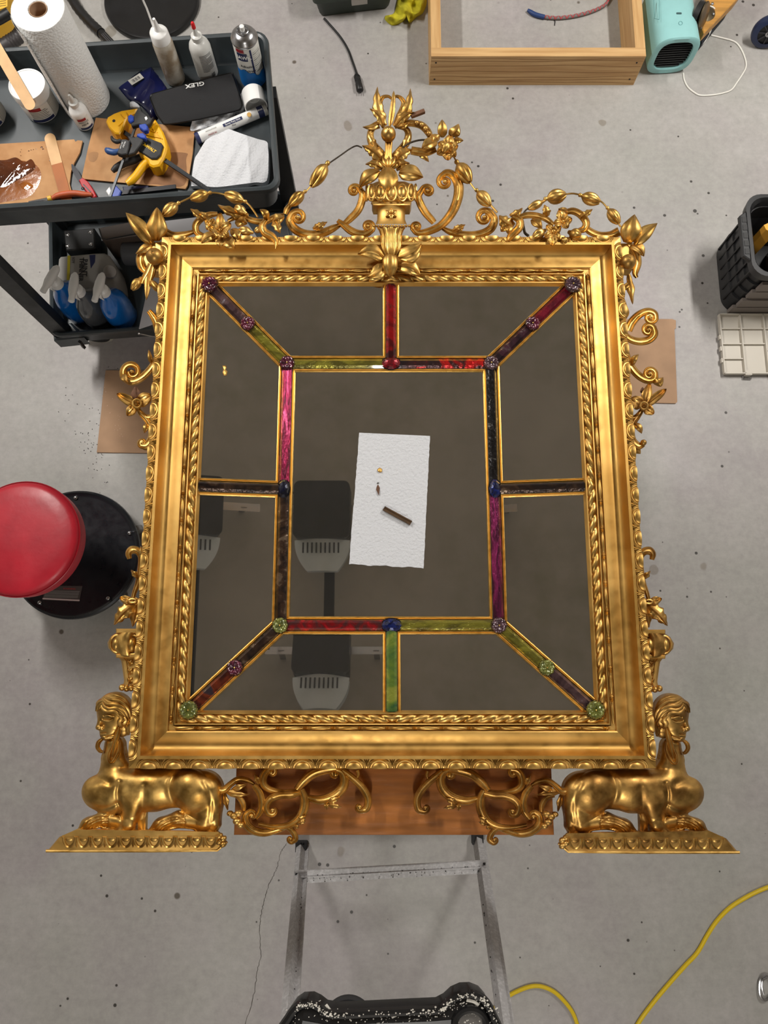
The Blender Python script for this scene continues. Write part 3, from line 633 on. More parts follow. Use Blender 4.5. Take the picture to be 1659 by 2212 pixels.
# --- flower cluster on the left of the top rail
scroll([(352, 500), (372, 508), (396, 507), (420, 500)], [18, 14, 13, 8], .92, name='branch')
scroll([(470, 462), (455, 464), (438, 470), (424, 484), (424, 500), (436, 509), (450, 508)], [8, 13, 14, 14, 13, 12, 8], .925, name='branch'); leaf((444, 474), (411, 451), 20, .935, .945, lobes=3, name='leaf'); leaf((450, 468), (430, 460), 12, .94, .945, name='leaf')
blossom((456, 484), [(442, 474, 16), (446, 496, 16), (462, 472, 14), (468, 494, 14), (456, 502, 14)], 6, .938)
blossom((476, 497), [(475, 459, 20), (499, 482, 22), (494, 513, 20), (468, 515, 20), (452, 488, 18)], 5, .952, rise=10)
leaf((484, 514), (508, 537), 28, .948, .95, name='leaf'); leaf((466, 506), (435, 526), 22, .945, .95, name='leaf', bend=5); leaf((476, 516), (474, 536), 16, .945, .948, name='leaf'); leaf((500, 494), (515, 520), 22, .94, .945, name='leaf', bend=-4)
leaf((536, 466), (471, 441), 26, .935, .945, bend=-5, name='leaf', lobes=3); bud((534, 462), (508, 447), 22, .945, bead=False); leaf((508, 478), (534, 484), 26, .935, .94, name='leaf', bend=-4); bud((548, 503), (516, 497), 22, .94, bead=False)
scroll([(492, 478), (508, 470), (526, 470), (548, 477), (571, 479), (595, 469), (614, 466)], [7, 10, 11, 12, 13, 12, 10], .928, name='branch')
leaf((578, 474), (560, 453), 17, .935, .945, name='leaf', bend=5); scroll([(574, 476), (567, 488), (571, 501), (586, 510), (596, 522), (595, 537)], [9, 15, 16, 15, 13, 3], .945, name='ribbon_leaf'); leaf((592, 472), (605, 504), 22, .935, .945, name='leaf', lobes=3); leaf((590, 476), (614, 468), 24, .94, .942, name='leaf'); bud((566, 492), (550, 500), 14, .94, bead=False)
# --- flower cluster on the right of the top rail
leaf((1110, 488), (1079, 464), 34, .935, .945, name='leaf', bend=-5, lobes=3); leaf((1102, 466), (1128, 448), 18, .935, .945, name='leaf', lobes=2, bend=4); leaf((1092, 488), (1082, 500), 16, .935, .94, name='leaf'); leaf((1100, 480), (1098, 506), 18, .935, .94, name='leaf')
scroll([(1108, 468), (1122, 476), (1122, 490), (1112, 502), (1102, 512), (1096, 522)], [10, 15, 16, 16, 14, 5], .94, name='ribbon_leaf')
scroll([(1120, 470), (1138, 465), (1158, 466), (1178, 472), (1196, 486)], [10, 13, 13, 12, 9], .928, name='branch'); leaf((1148, 474), (1170, 496), 20, .935, .945, name='leaf', bend=-4); leaf((1184, 466), (1176, 442), 20, .935, .945, name='leaf', lobes=3); wire([(1128, 476), (1131, 490), (1134, 503), (1142, 510)], 3.2, mat=WIRE)
blossom((1196, 500), [(1180, 486, 16), (1212, 488, 18), (1192, 531, 20), (1176, 512, 16), (1208, 518, 18)], 6, .95, rise=10)
blossom((1216, 479), [(1208, 452, 20), (1236, 472, 20), (1228, 492, 18), (1196, 482, 18), (1224, 460, 16)], 5, .955, rise=10)
bud((1180, 496), (1152, 512), 24, .945, bead=False); bud((1226, 500), (1254, 512), 27, .945, bead=False); bud((1214, 512), (1222, 526), 16, .95, bead=False)
scroll([(1222, 458), (1238, 456), (1254, 464), (1266, 480), (1262, 494), (1246, 500)], [10, 14, 15, 15, 14, 9], .928, name='branch'); leaf((1254, 470), (1280, 452), 17, .935, .945, lobes=3, name='leaf'); leaf((1226, 455), (1206, 451), 12, .94, .95, name='leaf')
scroll([(1262, 484), (1272, 498), (1294, 508), (1318, 508), (1338, 500)], [10, 14, 14, 15, 18], .92, name='branch')
# --- corner leaf groups
leaf((328, 524), (271, 460), 34, .935, .955, bend=3, name='corner_leaf_spray', arch=8); leaf((338, 520), (339, 448), 44, .937, .96, name='corner_leaf_spray', arch=8)
leaf((330, 526), (293, 548), 18, .925, .93, name='corner_leaf_spray'); scroll([(334, 522), (315, 538), (304, 556), (306, 576), (318, 590)], [12, 18, 18, 16, 10], .915, name='branch')
G().prism(pxs([(316, 524), (352, 520), (350, 575), (340, 585), (318, 582), (308, 560)], .925), .89, .925, .003).build('ornament_ground', GOLD2, MR)
ball((334, 554), 19.5, .945)
scroll([(326, 570), (320, 586), (312, 600), (306, 612)], [14, 14, 12, 8], .92, name='branch'); bud((306, 598), (285, 626), 21, .925, bead=False); leaf((321, 584), (316, 648), 15, .925, .925, name='leaf', arch=4); scroll([(332, 572), (328, 592), (324, 606)], [14, 13, 8], .922, name='branch'); bud((322, 602), (345, 630), 16, .925, bead=False)
leaf((1354, 524), (1370, 463), 46, .937, .96, bend=3, name='corner_leaf_spray', arch=8); leaf((1372, 528), (1421, 483), 30, .935, .95, name='corner_leaf_spray', bend=-4, arch=8)
leaf((1364, 528), (1390, 555), 24, .93, .94, name='corner_leaf_spray', bend=-7); scroll([(1356, 526), (1372, 545), (1377, 568), (1372, 590), (1376, 600)], [14, 18, 16, 12, 6], .918, name='branch')
G().prism(pxs([(1337, 524), (1366, 524), (1374, 560), (1368, 580), (1340, 575)], .925), .89, .925, .003).build('ornament_ground', GOLD2, MR)
ball((1356, 566), 17.5, .945); leaf((1358, 592), (1367, 657), 19, .925, .925, name='leaf', arch=4, lobes=2); leaf((1363, 610), (1344, 634), 12, .925, .92, name='leaf', bend=3)
# --- ornament down the left side
leaf((348, 692), (345, 646), 27, .925, .93, bend=4, name='shell_leaf', ripple=1); scroll([(321, 671), (331, 684), (338, 700), (341, 718)], [10, 14, 15, 13], .918, name='side_scroll')
scroll([(342, 722), (345, 745), (340, 770), (325, 797), (304, 817), (284, 824), (267, 815)], [10, 12, 13, 14, 15, 16, 14], .905, v1=(285, 803), name='side_scroll'); leaf((268, 806), (278, 826), 14, .915, .92, name='leaf', bend=5)
leaf((326, 784), (321, 755), 10, .92, .925, name='leaf'); wire([(299, 721), (318, 725), (336, 729)], 1.2, mat=STEEL, name='steel_pin'); ball((300, 721), 2.5, .93, name='pin_head', mat=STEEL); ball((341, 726), 5, .925, name='knuckle')
blossom((293, 874), [(252, 850, 22), (326, 852, 30), (274, 898, 22)], 8, .918, rise=10); leaf((294, 868), (293, 834), 24, .915, .925, name='petal', mat=BOLE); 
for c_ in ((296, 872, 9),): G().tube([P(c_[0] + c_[2] * math.cos(a), c_[1] + c_[2] * math.sin(a), .928) for a in np.linspace(0, 2 * PI, 20)], .0028, 8).build('collar', GOLD, MR)
scroll([(296, 876), (303, 892), (318, 908), (327, 928), (326, 948), (316, 962), (304, 962)], [8, 10, 13, 13, 14, 16, 12], .908, v1=(308, 957), name='side_scroll'); scroll([(303, 889), (312, 899), (324, 901), (334, 892)], [8, 11, 12, 8], .908, name='side_scroll'); leaf((318, 914), (311, 936), 13, .912, .91, name='leaf'); leaf((308, 966), (330, 975), 16, .905, .9, name='leaf', bend=-5); wire([(325, 855), (340, 853)], 1.3, mat=WIRE)
# --- ornament down the right side
leaf((1350, 688), (1348, 642), 27, .925, .93, bend=-5, name='shell_leaf', ripple=1)
scroll([(1357, 714), (1366, 695), (1382, 679), (1400, 672), (1414, 677), (1417, 688)], [16, 17, 15, 13, 12, 11], .912, v1=(1405, 686), name='side_scroll')
scroll([(1349, 722), (1362, 733), (1382, 738), (1402, 734), (1414, 722), (1412, 708)], [11, 14, 15, 15, 14, 12], .912, v1=(1400, 713), name='side_scroll')
scroll([(1351, 748), (1354, 768), (1362, 790), (1378, 810), (1398, 821), (1414, 818), (1416, 806)], [10, 13, 15, 15, 15, 13, 11], .905, v1=(1403, 808), name='side_scroll'); leaf((1366, 788), (1381, 766), 14, .915, .92, name='leaf', bend=-4); leaf((1412, 828), (1432, 814), 20, .91, .915, name='leaf', bend=5)
blossom((1391, 878), [(1404, 827, 22), (1440, 840, 20), (1362, 860, 30), (1413, 894, 22)], 8, .918, rise=10, mat=GOLDD); G().tube([P(1391 + 8 * math.cos(a), 877 + 8 * math.sin(a), .928) for a in np.linspace(0, 2 * PI, 20)], .0026, 8).build('collar', GOLDD, MR); leaf((1388, 850), (1388, 836), 10, .91, .915, name='leaf', mat=BOLE)
scroll([(1388, 884), (1378, 899), (1368, 915), (1364, 935), (1368, 953), (1380, 963), (1391, 959)], [9, 11, 12, 13, 14, 14, 10], .908, name='side_scroll', mat=GOLDD); ball((1390, 956), 7, .915, name='knuckle'); scroll([(1384, 890), (1374, 901), (1360, 904)], [9, 11, 9], .908, name='side_scroll', mat=GOLDD); leaf((1371, 914), (1386, 937), 15, .912, .91, name='leaf', mat=GOLDD, bend=-3); leaf((1366, 962), (1384, 980), 20, .905, .9, name='leaf', mat=GOLDD)
# --- lower side drops with capital
def drop(m, dx, dy, mt):
    X = (lambda x: x) if not m else (lambda x: 1696 + dx - x)
    Q = lambda pts: [(X(a), b + dy) for a, b in pts]
    s = -1 if m else 1
    scroll(Q([(280, 1207), (278, 1196), (285, 1188), (297, 1190), (304, 1203), (303, 1225), (299, 1255), (291, 1278), (286, 1296)]), [9, 13, 16, 15, 11, 10, 11, 9, 8], .908, name='side_scroll', mat=mt)
    leaf(*Q([(297, 1248), (283, 1231)]), 14, .915, .92, name='leaf', mat=mt, lobes=2); leaf(*Q([(308, 1208), (304, 1180)]), 15, .915, .92, name='leaf', mat=mt, lobes=3)
    blossom(Q([(287, 1300)])[0], [q + (w_,) for q, w_ in zip(Q([(258, 1291), (303, 1297)]), (18, 16))], 6, .92, mat=mt)
    G().tube([P(X(286 + 8 * math.cos(a)), 1298 + dy + 4 * math.sin(a), .926) for a in np.linspace(0, 2 * PI, 18)], .0024, 8).build('collar', mt, MR)
    leaf(*Q([(294, 1302), (247, 1351)]), 36, .918, .925, name='acanthus_leaf', lobes=4, mat=mt, bend=5 * s, ripple=1); leaf(*Q([(296, 1304), (286, 1354)]), 26, .915, .912, name='acanthus_leaf', lobes=3, mat=mt, ripple=1)
    for y0_, y1_ in ((1358, 1368), (1413, 1421)):
        G().prism(pxs(Q([(250, y0_), (297, y0_), (294, y1_), (250, y1_)]), .93), .89, .93, .002).build('capital_fillet', GOLD2, MR)
    rows = []
    for y, xa, xb in ((1366, 252, 298), (1374, 240, 296), (1388, 232, 294), (1400, 234, 292), (1410, 244, 290), (1416, 252, 290)):
        rows.append([tuple(P(X(xa + (xb - xa) * (1 - math.cos(a)) / 2), y + dy, .895 + .04 * math.sin(a))) for a in np.linspace(0, PI, 15)])
    G().grid(rows).build('capital_cup', mt, MR)
    for cx_, cy_, r in ((253, 1391, 18), (286, 1393, 20)):
        G().ell(P(X(cx_), cy_ + dy, .922), (r * .55 * SM, r * .85 * SM, .012), 14, 10).build('gadroon', GOLD, MR)
        G().tube([P(X(cx_ + r * .85 * math.cos(a)), cy_ + dy + r * 1.05 * math.sin(a), .924) for a in np.linspace(0, 2 * PI, 24)], .0026, 8).build('gadroon_rim', mt, MR)
    rows = []
    for y, xa in ((1420, 256), (1428, 262), (1440, 264), (1455, 266), (1470, 268), (1480, 266)):
        rows.append([tuple(P(X(q), y + dy, z)) for q, z in ((xa, .89), (xa, .915), (xa + 4, .921), (xa + 10, .921), (xa + 11, .918), (292, .918), (292, .89))])
    G().grid(rows).build('capital_neck', GOLD2, MR, angle=30)
    for yy in (1432, 1451, 1470): leaf(*Q([(279, yy + 6), (287, yy - 8)]), 9, .919, .921, name='relief_petal', mat=mt, arch=3); leaf(*Q([(282, yy + 5), (274, yy - 6)]), 8, .919, .921, name='relief_petal', mat=mt, arch=3)
    for q in ((264, 1485), (274, 1487), (284, 1486)): ball((X(q[0]), q[1] + dy), 7, .92, name='bead', mat=mt)
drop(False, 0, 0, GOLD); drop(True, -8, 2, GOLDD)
# --- pierced scrolls under the frame
def apron(m, dy, mt):
    X = (lambda x: x) if not m else (lambda x: 1696 - x)
    Q = lambda pts: [(X(a), b + dy) for a, b in pts]
    q1 = lambda a, b: (X(a), b + dy)
    S_ = lambda pts, wd, z, v0=None, v1=None: scroll(Q(pts), wd, z, v0=q1(*v0) if v0 else None, v1=q1(*v1) if v1 else None, name='apron_scroll', mat=mt, turns=.55)
    S_([(592, 1661), (578, 1664), (569, 1678), (570, 1695), (584, 1706), (612, 1711), (642, 1708)], [13, 15, 16, 15, 13, 11, 8], .905, v0=(586, 1668))
    S_([(641, 1706), (656, 1688), (676, 1672), (700, 1664), (726, 1661)], [13, 17, 18, 18, 14], .908)
    S_([(722, 1662), (738, 1668), (744, 1684), (738, 1704), (718, 1721), (690, 1728), (664, 1723)], [15, 17, 18, 20, 20, 18, 12], .904, v0=(725, 1672))
    S_([(740, 1664), (756, 1676), (772, 1690), (786, 1706), (795, 1726), (792, 1746), (780, 1751)], [11, 14, 15, 15, 15, 14, 12], .906, v1=(777, 1743))
    S_([(772, 1664), (774, 1672), (772, 1680)], [7, 7, 4], .912)
    S_([(650, 1712), (628, 1717), (605, 1718), (585, 1726), (575, 1742), (579, 1756)], [10, 15, 15, 15, 14, 13], .910, v1=(589, 1750))
    S_([(650, 1706), (658, 1726), (656, 1750), (643, 1772), (620, 1784), (590, 1786), (558, 1780)], [14, 18, 18, 17, 14, 11, 8], .906)
    S_([(541, 1753), (531, 1762), (532, 1780), (548, 1794), (572, 1799), (600, 1793), (622, 1786)], [12, 15, 17, 17, 15, 12, 7], .902, v0=(544, 1762))
    S_([(600, 1783), (622, 1788), (634, 1799), (638, 1812), (630, 1819)], [6, 10, 12, 12, 10], .906, v1=(628, 1812))
    S_([(548, 1696), (560, 1712), (566, 1732), (563, 1752), (552, 1768)], [12, 14, 15, 14, 9], .908)
    S_([(498, 1716), (514, 1720), (525, 1736), (526, 1752)], [8, 11, 12, 8], .904)
    leaf(q1(560, 1694), q1(550, 1673), 14, .912, .916, name='leaf', mat=mt, lobes=2)
    for c_, t_, wd in (((706, 1736), (735, 1722), 16), ((708, 1738), (738, 1744), 13), ((704, 1732), (706, 1750), 12), ((640, 1776), (663, 1762), 15), ((642, 1778), (662, 1774), 12), ((636, 1784), (646, 1788), 10)):
        leaf(q1(*c_), q1(*t_), wd, .91, .914, name='acanthus_leaf', mat=mt, lobes=3)
    for c_, r in (((506, 1762), 9), ((515, 1757), 9), ((512, 1774), 9), ((520, 1782), 8), ((497, 1757), 7)):
        G().ell(P(X(c_[0]), c_[1] + dy, .914), (r * SM, r * SM * .8, .008), 10, 8).build('floret', mt, MR)
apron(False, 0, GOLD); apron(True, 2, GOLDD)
# ------------------------------------------------------------ sphinxes: carved relief surfaces
def relief(prims, cuts, bbox, step, z0, zs, name, mat, parent, mirror=None, smooth_k=5.0, ax=848):
    """prims: (x1,y1,r1,x2,y2,r2,lift,height factor); height field of blended round forms with a clean outline"""
    x0, y0, x1, y1 = bbox; nx = int((x1 - x0) / step) + 1; ny = int((y1 - y0) / step) + 1
    X, Y = np.meshgrid(np.linspace(x0, x1, nx), np.linspace(y0, y1, ny))
    def field(X, Y):
        Fs = None; Hs = None
        for (ax_, ay, ra, bx, by, rb, lift, hf) in prims:
            dx, dy = bx - ax_, by - ay; L2 = dx * dx + dy * dy + 1e-9
            t = np.clip(((X - ax_) * dx + (Y - ay) * dy) / L2, 0, 1); r = ra + (rb - ra) * t
            d = np.hypot(X - ax_ - dx * t, Y - ay - dy * t); f = r - d
            h = lift + hf * np.where(f > 0, np.sqrt(np.maximum(r * r - d * d, 0)), 2.2 * f)
            Fs = f if Fs is None else np.logaddexp(Fs / 2.2, f / 2.2) * 2.2
            Hs = h if Hs is None else np.logaddexp(Hs / smooth_k, h / smooth_k) * smooth_k
        return Fs, Hs
    Fv, Hv = field(X, Y); e = .5
    Fx = (field(X + e, Y)[0] - Fv) / e; Fy = (field(X, Y + e)[0] - Fv) / e; g2 = np.maximum(Fx ** 2 + Fy ** 2, .2)
    cell = (Fv[:-1, :-1] > 0) | (Fv[1:, :-1] > 0) | (Fv[:-1, 1:] > 0) | (Fv[1:, 1:] > 0)
    neg = Fv < 0; X2 = np.where(neg, X - Fv * Fx / g2, X); Y2 = np.where(neg, Y - Fv * Fy / g2, Y)
    H = field(X2, Y2)[1]; H = np.maximum(H, 1.5)
    for c in cuts: H = H + c(X2, Y2) * np.clip(Fv / 3.0, 0, 1)
    used = {}; V = []; Fc = []; edges = {}
    def vid(j, i):
        k = (j, i)
        if k not in used:
            x = X2[j, i]; x = x if mirror is None else 2 * ax - x + mirror[0]; y = Y2[j, i] + (mirror[1] if mirror else 0)
            used[k] = len(V); V.append(tuple(P(x, y, z0 + float(H[j, i]) * SM * zs)))
        return used[k]
    for j in range(ny - 1):
        for i in range(nx - 1):
            if cell[j, i]:
                q = (vid(j, i), vid(j, i + 1), vid(j + 1, i + 1), vid(j + 1, i)); Fc.append(q)
                for a, b in zip(q, q[1:] + q[:1]): edges[(a, b)] = 1
    nb = {}; n0 = len(V); side = []
    for (a, b) in edges:
        if (b, a) not in edges:
            for v in (a, b):
                if v not in nb: nb[v] = len(V); V.append((V[v][0], V[v][1], z0 - .012))
            side.append((b, a, nb[a], nb[b]))
    g = G(); g.v = V; g.f = Fc + side; return g.build(name, mat, parent, angle=62)
def groove(pts, wd, depth):
    pts = cr(pts, 5)
    def f(X, Y):
        d = np.full(X.shape, 1e9)
        for a, b in zip(pts[:-1], pts[1:]):
            v = b - a; L2 = v @ v + 1e-9; t = np.clip(((X - a[0]) * v[0] + (Y - a[1]) * v[1]) / L2, 0, 1)
            d = np.minimum(d, np.hypot(X - a[0] - v[0] * t, Y - a[1] - v[1] * t))
        return -depth * np.exp(-(d / wd) ** 2)
    return f
BODY = [  # x1,y1,r1, x2,y2,r2, lift, height factor
    (247, 1610, 22, 246, 1640, 26, 0, 1.0), (246, 1640, 27, 252, 1685, 44, 0, .85),
    (214, 1712, 38, 226, 1708, 38, 2, 1.0), (236, 1722, 40, 250, 1700, 46, 0, .9),
    (252, 1706, 48, 330, 1706, 48, 0, .85), (330, 1704, 47, 400, 1700, 42, 0, .85), (400, 1700, 40, 440, 1706, 42, 0, .85),
    (410, 1704, 44, 418, 1712, 44, 9, .95), (440, 1712, 36, 450, 1735, 30, 4, .9), (455, 1730, 26, 462, 1782, 13, 2, 1), (462, 1782, 12, 456, 1796, 9, 0, 1), (420, 1735, 30, 446, 1762, 18, 8, .8),
    (446, 1762, 20, 440, 1780, 16, 5, .9), (440, 1780, 15, 385, 1771, 17, 4, 1), (385, 1771, 17, 345, 1784, 15, 3, 1), (345, 1784, 15, 322, 1799, 6, 1, 1), (430, 1790, 10, 460, 1797, 8, 2, 1),
    (284, 1695, 30, 284, 1740, 25, 12, .8), (284, 1740, 24, 277, 1780, 14, 12, .85), (277, 1782, 13, 262, 1797, 9, 12, 1), (258, 1797, 8, 284, 1798, 9, 8, 1),
    (262, 1776, 14, 222, 1770, 15, 2, 1), (222, 1770, 15, 188, 1782, 14, 2, 1), (188, 1782, 13, 168, 1799, 5, 1, 1), (306, 1760, 9, 306, 1792, 8, -4, .8), (250, 1790, 9, 225, 1790, 6, 0, .8),
]
HEAD = [
    (247, 1532, 37, 246, 1538, 37, 3, .85), (243, 1552, 26, 240, 1574, 20, 7, .8), (234, 1552, 17, 231.5, 1580, 12, 8, .85), (228, 1588, 10, 236, 1586, 12, 8, .9), (262, 1556, 24, 264, 1578, 14, 0, .85),
    (218, 1547, 4.4, 211.5, 1571, 4.0, 14, 1), (211.8, 1571.8, 3.9, 221, 1573.5, 4, 14, 1), (220, 1580.5, 3.4, 227, 1580, 4, 13, 1), (220.5, 1587, 3.2, 227, 1586.5, 3.6, 13, 1), (226, 1593, 5.5, 232, 1592, 6, 11, 1),
    (218, 1522, 11, 217, 1530, 8.5, 8, .9), (235, 1549, 4.2, 240, 1549, 4.0, 17, 1), (228, 1541, 4, 246, 1543, 4, 18, 1),
]
PAWG = []
for k in range(5):
    s = k * 7.5; PAWG.append(groove([(172 + s * .9, 1800 - s * .1), (184 + s * .9, 1783 + s * .1), (204 + s, 1768 + s * .55), (232, 1764 + s * .75)], 2.4, 5.5)); PAWG.append(groove([(326 + s * .9, 1801), (340 + s * .9, 1784 + s * .15), (362 + s, 1770 + s * .5), (398, 1764 + s * .8)], 2.4, 5.5))
CUTS = PAWG + [groove([(378, 1668), (366, 1690), (366, 1715), (378, 1740), (398, 1755)], 7, 4), groove([(258, 1690), (254, 1715), (258, 1745), (262, 1768)], 5, 3.5), groove([(312, 1700), (310, 1730), (302, 1760)], 7, 3),
    groove([(194, 1690), (214, 1682), (236, 1690)], 8, 5), groove([(186, 1738), (205, 1746), (232, 1745), (252, 1735)], 5, 4), groove([(440, 1690), (452, 1715), (456, 1745), (452, 1775)], 5, 2), groove([(265, 1660), (300, 1664), (350, 1662)], 9, 3)]
FACEC = [groove([(222, 1553), (229, 1555), (236, 1555), (243, 1552)], 1.7, 4.5), groove([(224, 1546), (232, 1543), (246, 1546)], 1.4, 3.5), groove([(216, 1583), (222, 1583.5), (229, 1583)], 1.2, 4), groove([(219, 1589), (226, 1590)], 1.3, 2), groove([(221, 1575), (224, 1571), (225, 1566)], 1.3, 3.5), groove([(231, 1592), (246, 1588), (256, 1574), (260, 1560)], 2.6, 5)]
def sphinx(mirror, mt, lab):
    sp = relief(BODY, CUTS, (160, 1580, 492, 1812), 1.25, .895, .92, 'sphinx', mt, MR, mirror); sp['label'] = lab
    X = (lambda x: x) if mirror is None else (lambda x: 1696 - x + mirror[0]); dy = 0 if mirror is None else mirror[1]
    Q = lambda pts: [(X(a), b + dy) for a, b in pts]
    hd = relief(HEAD, FACEC, (196, 1488, 296, 1608), 1.0, .905, .92, 'head', mt, sp, mirror, smooth_k=2.4)
    # hair locks combed back from the forehead
    for pts, r in (([(208, 1536), (211, 1526), (217, 1518), (226, 1513)], 4), ([(213, 1533), (217, 1524), (224, 1519)], 3.4), ([(220, 1515), (226, 1526), (236, 1531), (250, 1530), (262, 1536), (272, 1548)], 3.6), ([(222, 1511), (232, 1521), (246, 1522), (260, 1526), (271, 1536), (278, 1552)], 4), ([(226, 1506), (240, 1512), (256, 1514), (270, 1524), (280, 1540), (281, 1560)], 4.2), ([(234, 1501), (252, 1504), (268, 1512), (280, 1528)], 4),
                   ([(218, 1519), (221, 1530), (230, 1537), (240, 1536), (250, 1538), (257, 1546)], 3.4), ([(257, 1546), (262, 1552), (258, 1560), (262, 1568), (270, 1572)], 4.4), ([(268, 1548), (272, 1556), (268, 1564), (274, 1572), (274, 1582)], 4.4), ([(278, 1550), (281, 1562), (277, 1574), (278, 1588)], 4)):
        q = cr(Q(pts), 5); n = len(q)
        zc = [.905 + (.004 + .92 * SM * .86 * math.sqrt(max(60, 37 ** 2 - min(37 ** 2, ((a - X(246)) ** 2 + (b - dy - 1537) ** 2) * .92)))) for a, b in q]
        G().tube([P(a, b, z) for (a, b), z in zip(q, zc)], [r * .6 * SM, r * 1.15 * SM, r * 1.15 * SM, r * .6 * SM], 8, ecc=.8).build('hair_lock', mt, sp)
    for pts, wd in (([(257, 1570), (253, 1590), (247, 1612), (243, 1634)], [6, 12, 12, 6]), ([(256, 1600), (257, 1616), (252, 1630), (243, 1644), (236, 1643), (236, 1630), (242, 1614)], [6, 8, 9, 8, 8, 7, 5]), ([(221, 1596), (213, 1604), (211, 1614), (216, 1622), (222, 1624)], [6, 9, 9, 8, 5])):
        scroll(Q(pts), wd, .918 if pts[0][0] > 230 else .905, h=7, name='hair_ribbon', mat=mt, parent=sp)
    # tail, curling back and up to meet the scrolls
    scroll(Q([(470, 1706), (484, 1706), (498, 1694), (514, 1684), (534, 1686), (550, 1694)]), [18, 14, 12, 12, 11, 6], .905, name='tail', mat=mt, parent=sp)
    leaf(*Q([(482, 1708), (538, 1716)]), 16, .905, .91, name='tail_tuft', mat=mt, parent=sp, lobes=3, bend=3); leaf(*Q([(500, 1706), (534, 1694)]), 12, .91, .915, name='tail_tuft', mat=mt, parent=sp)
    leaf(*Q([(484, 1712), (492, 1751)]), 15, .9, .9, name='tail_tuft', mat=mt, parent=sp, lobes=2)
    # plinth with its own row of lunettes
    g = G()
    def rg(z, pts): return [tuple(P(a, b, z)) for a, b in Q(pts)]
    R0 = [(100, 1841), (470, 1839), (491, 1818), (474, 1796), (168, 1790), (128, 1808)]
    sh = lambda k, up: [(a + (274 - a) * k, b + (1818 - b) * k + up) for a, b in R0]
    rows = [rg(.875, R0), rg(.893, R0), rg(.900, sh(.01, 0)), rg(.902, sh(.02, -1)), rg(.904, [(112, 1832), (466, 1832), (482, 1817), (472, 1797), (168, 1792), (136, 1806)]), rg(.925, [(134, 1806), (464, 1804), (474, 1799), (470, 1797), (168, 1792), (140, 1803)])]
    g.grid(rows, close=True); g.f.append(tuple(range(30, 36))); g.f.append(tuple(range(6)))
    pl = g.build('plinth', GOLD2 if mirror is None else mt, sp, angle=30)
    n = 11
    for i in range(n):
        xc = 150 + i * 30.5; w_ = 13.2
        pts = [(xc - w_ * math.cos(a), 1805 + 25 * math.sin(a) * .95) for a in np.linspace(0.05, PI - .05, 13)]
        G().tube([P(*q, .9245 - (q[1] - 1806) * .00078) for q in Q(pts)], .0031, 6).build('lunette', GOLD, pl)
        G().ell(P(*Q([(xc, 1812)])[0], .919), (.0085, .0060, .003), 10, 6).build('lunette_pearl', mt, pl)
        if i: leaf(*Q([(xc - 15.2, 1808), (xc - 15.2, 1831)]), 9, .922, .907, name='lunette_dart', parent=pl, arch=3)
    G().tube([P(*q, .9005) for q in Q([(100, 1838), (200, 1838), (330, 1838), (470, 1836), (490, 1818)])], .0032, 8).build('plinth_lip', GOLD, pl)
    for k in range(4): G().ell(P(*Q([(474 + (k % 2) * 8, 1806 + k * 6)])[0], .912), (.008, .006, .007), 10, 8, rz=.5).build('plinth_scroll', mt, pl)
    return sp
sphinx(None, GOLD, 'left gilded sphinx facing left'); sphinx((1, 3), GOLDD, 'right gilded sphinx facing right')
# ------------------------------------------------------------ table under the mirror
tp = [P(505, 1805, ZB), P(1197, 1803, ZB)]
tx0, tx1, ty0 = tp[0].x, tp[1].x, (tp[0].y + tp[1].y) / 2
TB = thing('work_table', 'varnished brown wooden work table under the gilded mirror', 'table', ((tx0 + tx1) / 2, .25, 0))
nb = 5
for k in range(nb):
    a = ty0 + (.80 - ty0) * k / nb; b = ty0 + (.80 - ty0) * (k + 1) / nb - .0008
    G().prism([(tx0, a), (tx1, a), (tx1, b), (tx0, b)], ZB - .034, ZB - .0005, .001).build('top_board', BROWNW, TB, smooth=False)
for x in (tx0 + .06, tx1 - .06):
    for y in (ty0 + .22, .72): G().box((x, y, (ZB - .034) / 2), (.06, .06, ZB - .034)).build('leg', BROWNW, TB, smooth=False)
    G().box((x, (ty0 + .94) / 2, ZB - .075), (.03, .5, .08)).build('apron_board', BROWNW, TB, smooth=False)
# things lying on the glass
zt = ZC + .0006
sh = [(776, 935), (929, 942), (915, 1227), (754, 1219)]
c4 = [P(*q, zt) for q in sh]; rows = []; rb = []
for i in range(41):
    r = []; t = i / 40; a = c4[0].lerp(c4[3], t); b = c4[1].lerp(c4[2], t)
    for j in range(25):
        s = j / 24; q = a.lerp(b, s); jag = .0006 * random.uniform(-1, 1) if j in (0, 24) else 0
        r.append((q.x + jag, q.y + (.0010 * math.sin(s * 17) + .0006 * math.sin(s * 41) if i == 40 else 0), q.z + .0012 + .0005 * math.sin(s * 5) * math.sin(t * 7) + .00035 * math.sin(j * 2.1 + i * 1.3)))
    rows.append(r); rb.append([(p[0], p[1], p[2] - .0009) for p in r])
g = G(); g.grid(rows); g.grid(rb)
tag(g.build('paper_towel_sheet', PAPER), 'white textured paper towel sheet lying on the central mirror pane', 'paper towel')
zs = zt + .0022
o = G().bar(P(829, 1098, zs + .003), P(888, 1130, zs + .003), .0105, .0035); 
o.bar(P(831, 1095.5, zs + .0055), P(890, 1127, zs + .0055), .0016, .003); o.bar(P(827, 1101, zs + .0055), P(886, 1133, zs + .0055), .0016, .003)
tag(o.build('wood_strip', pm('brown_wood_strip', (92, 66, 38), .5, noise=(60, .4)), smooth=False), 'long brown channelled wood strip on the paper towel', 'wood fragment', 'fragments on the towel')
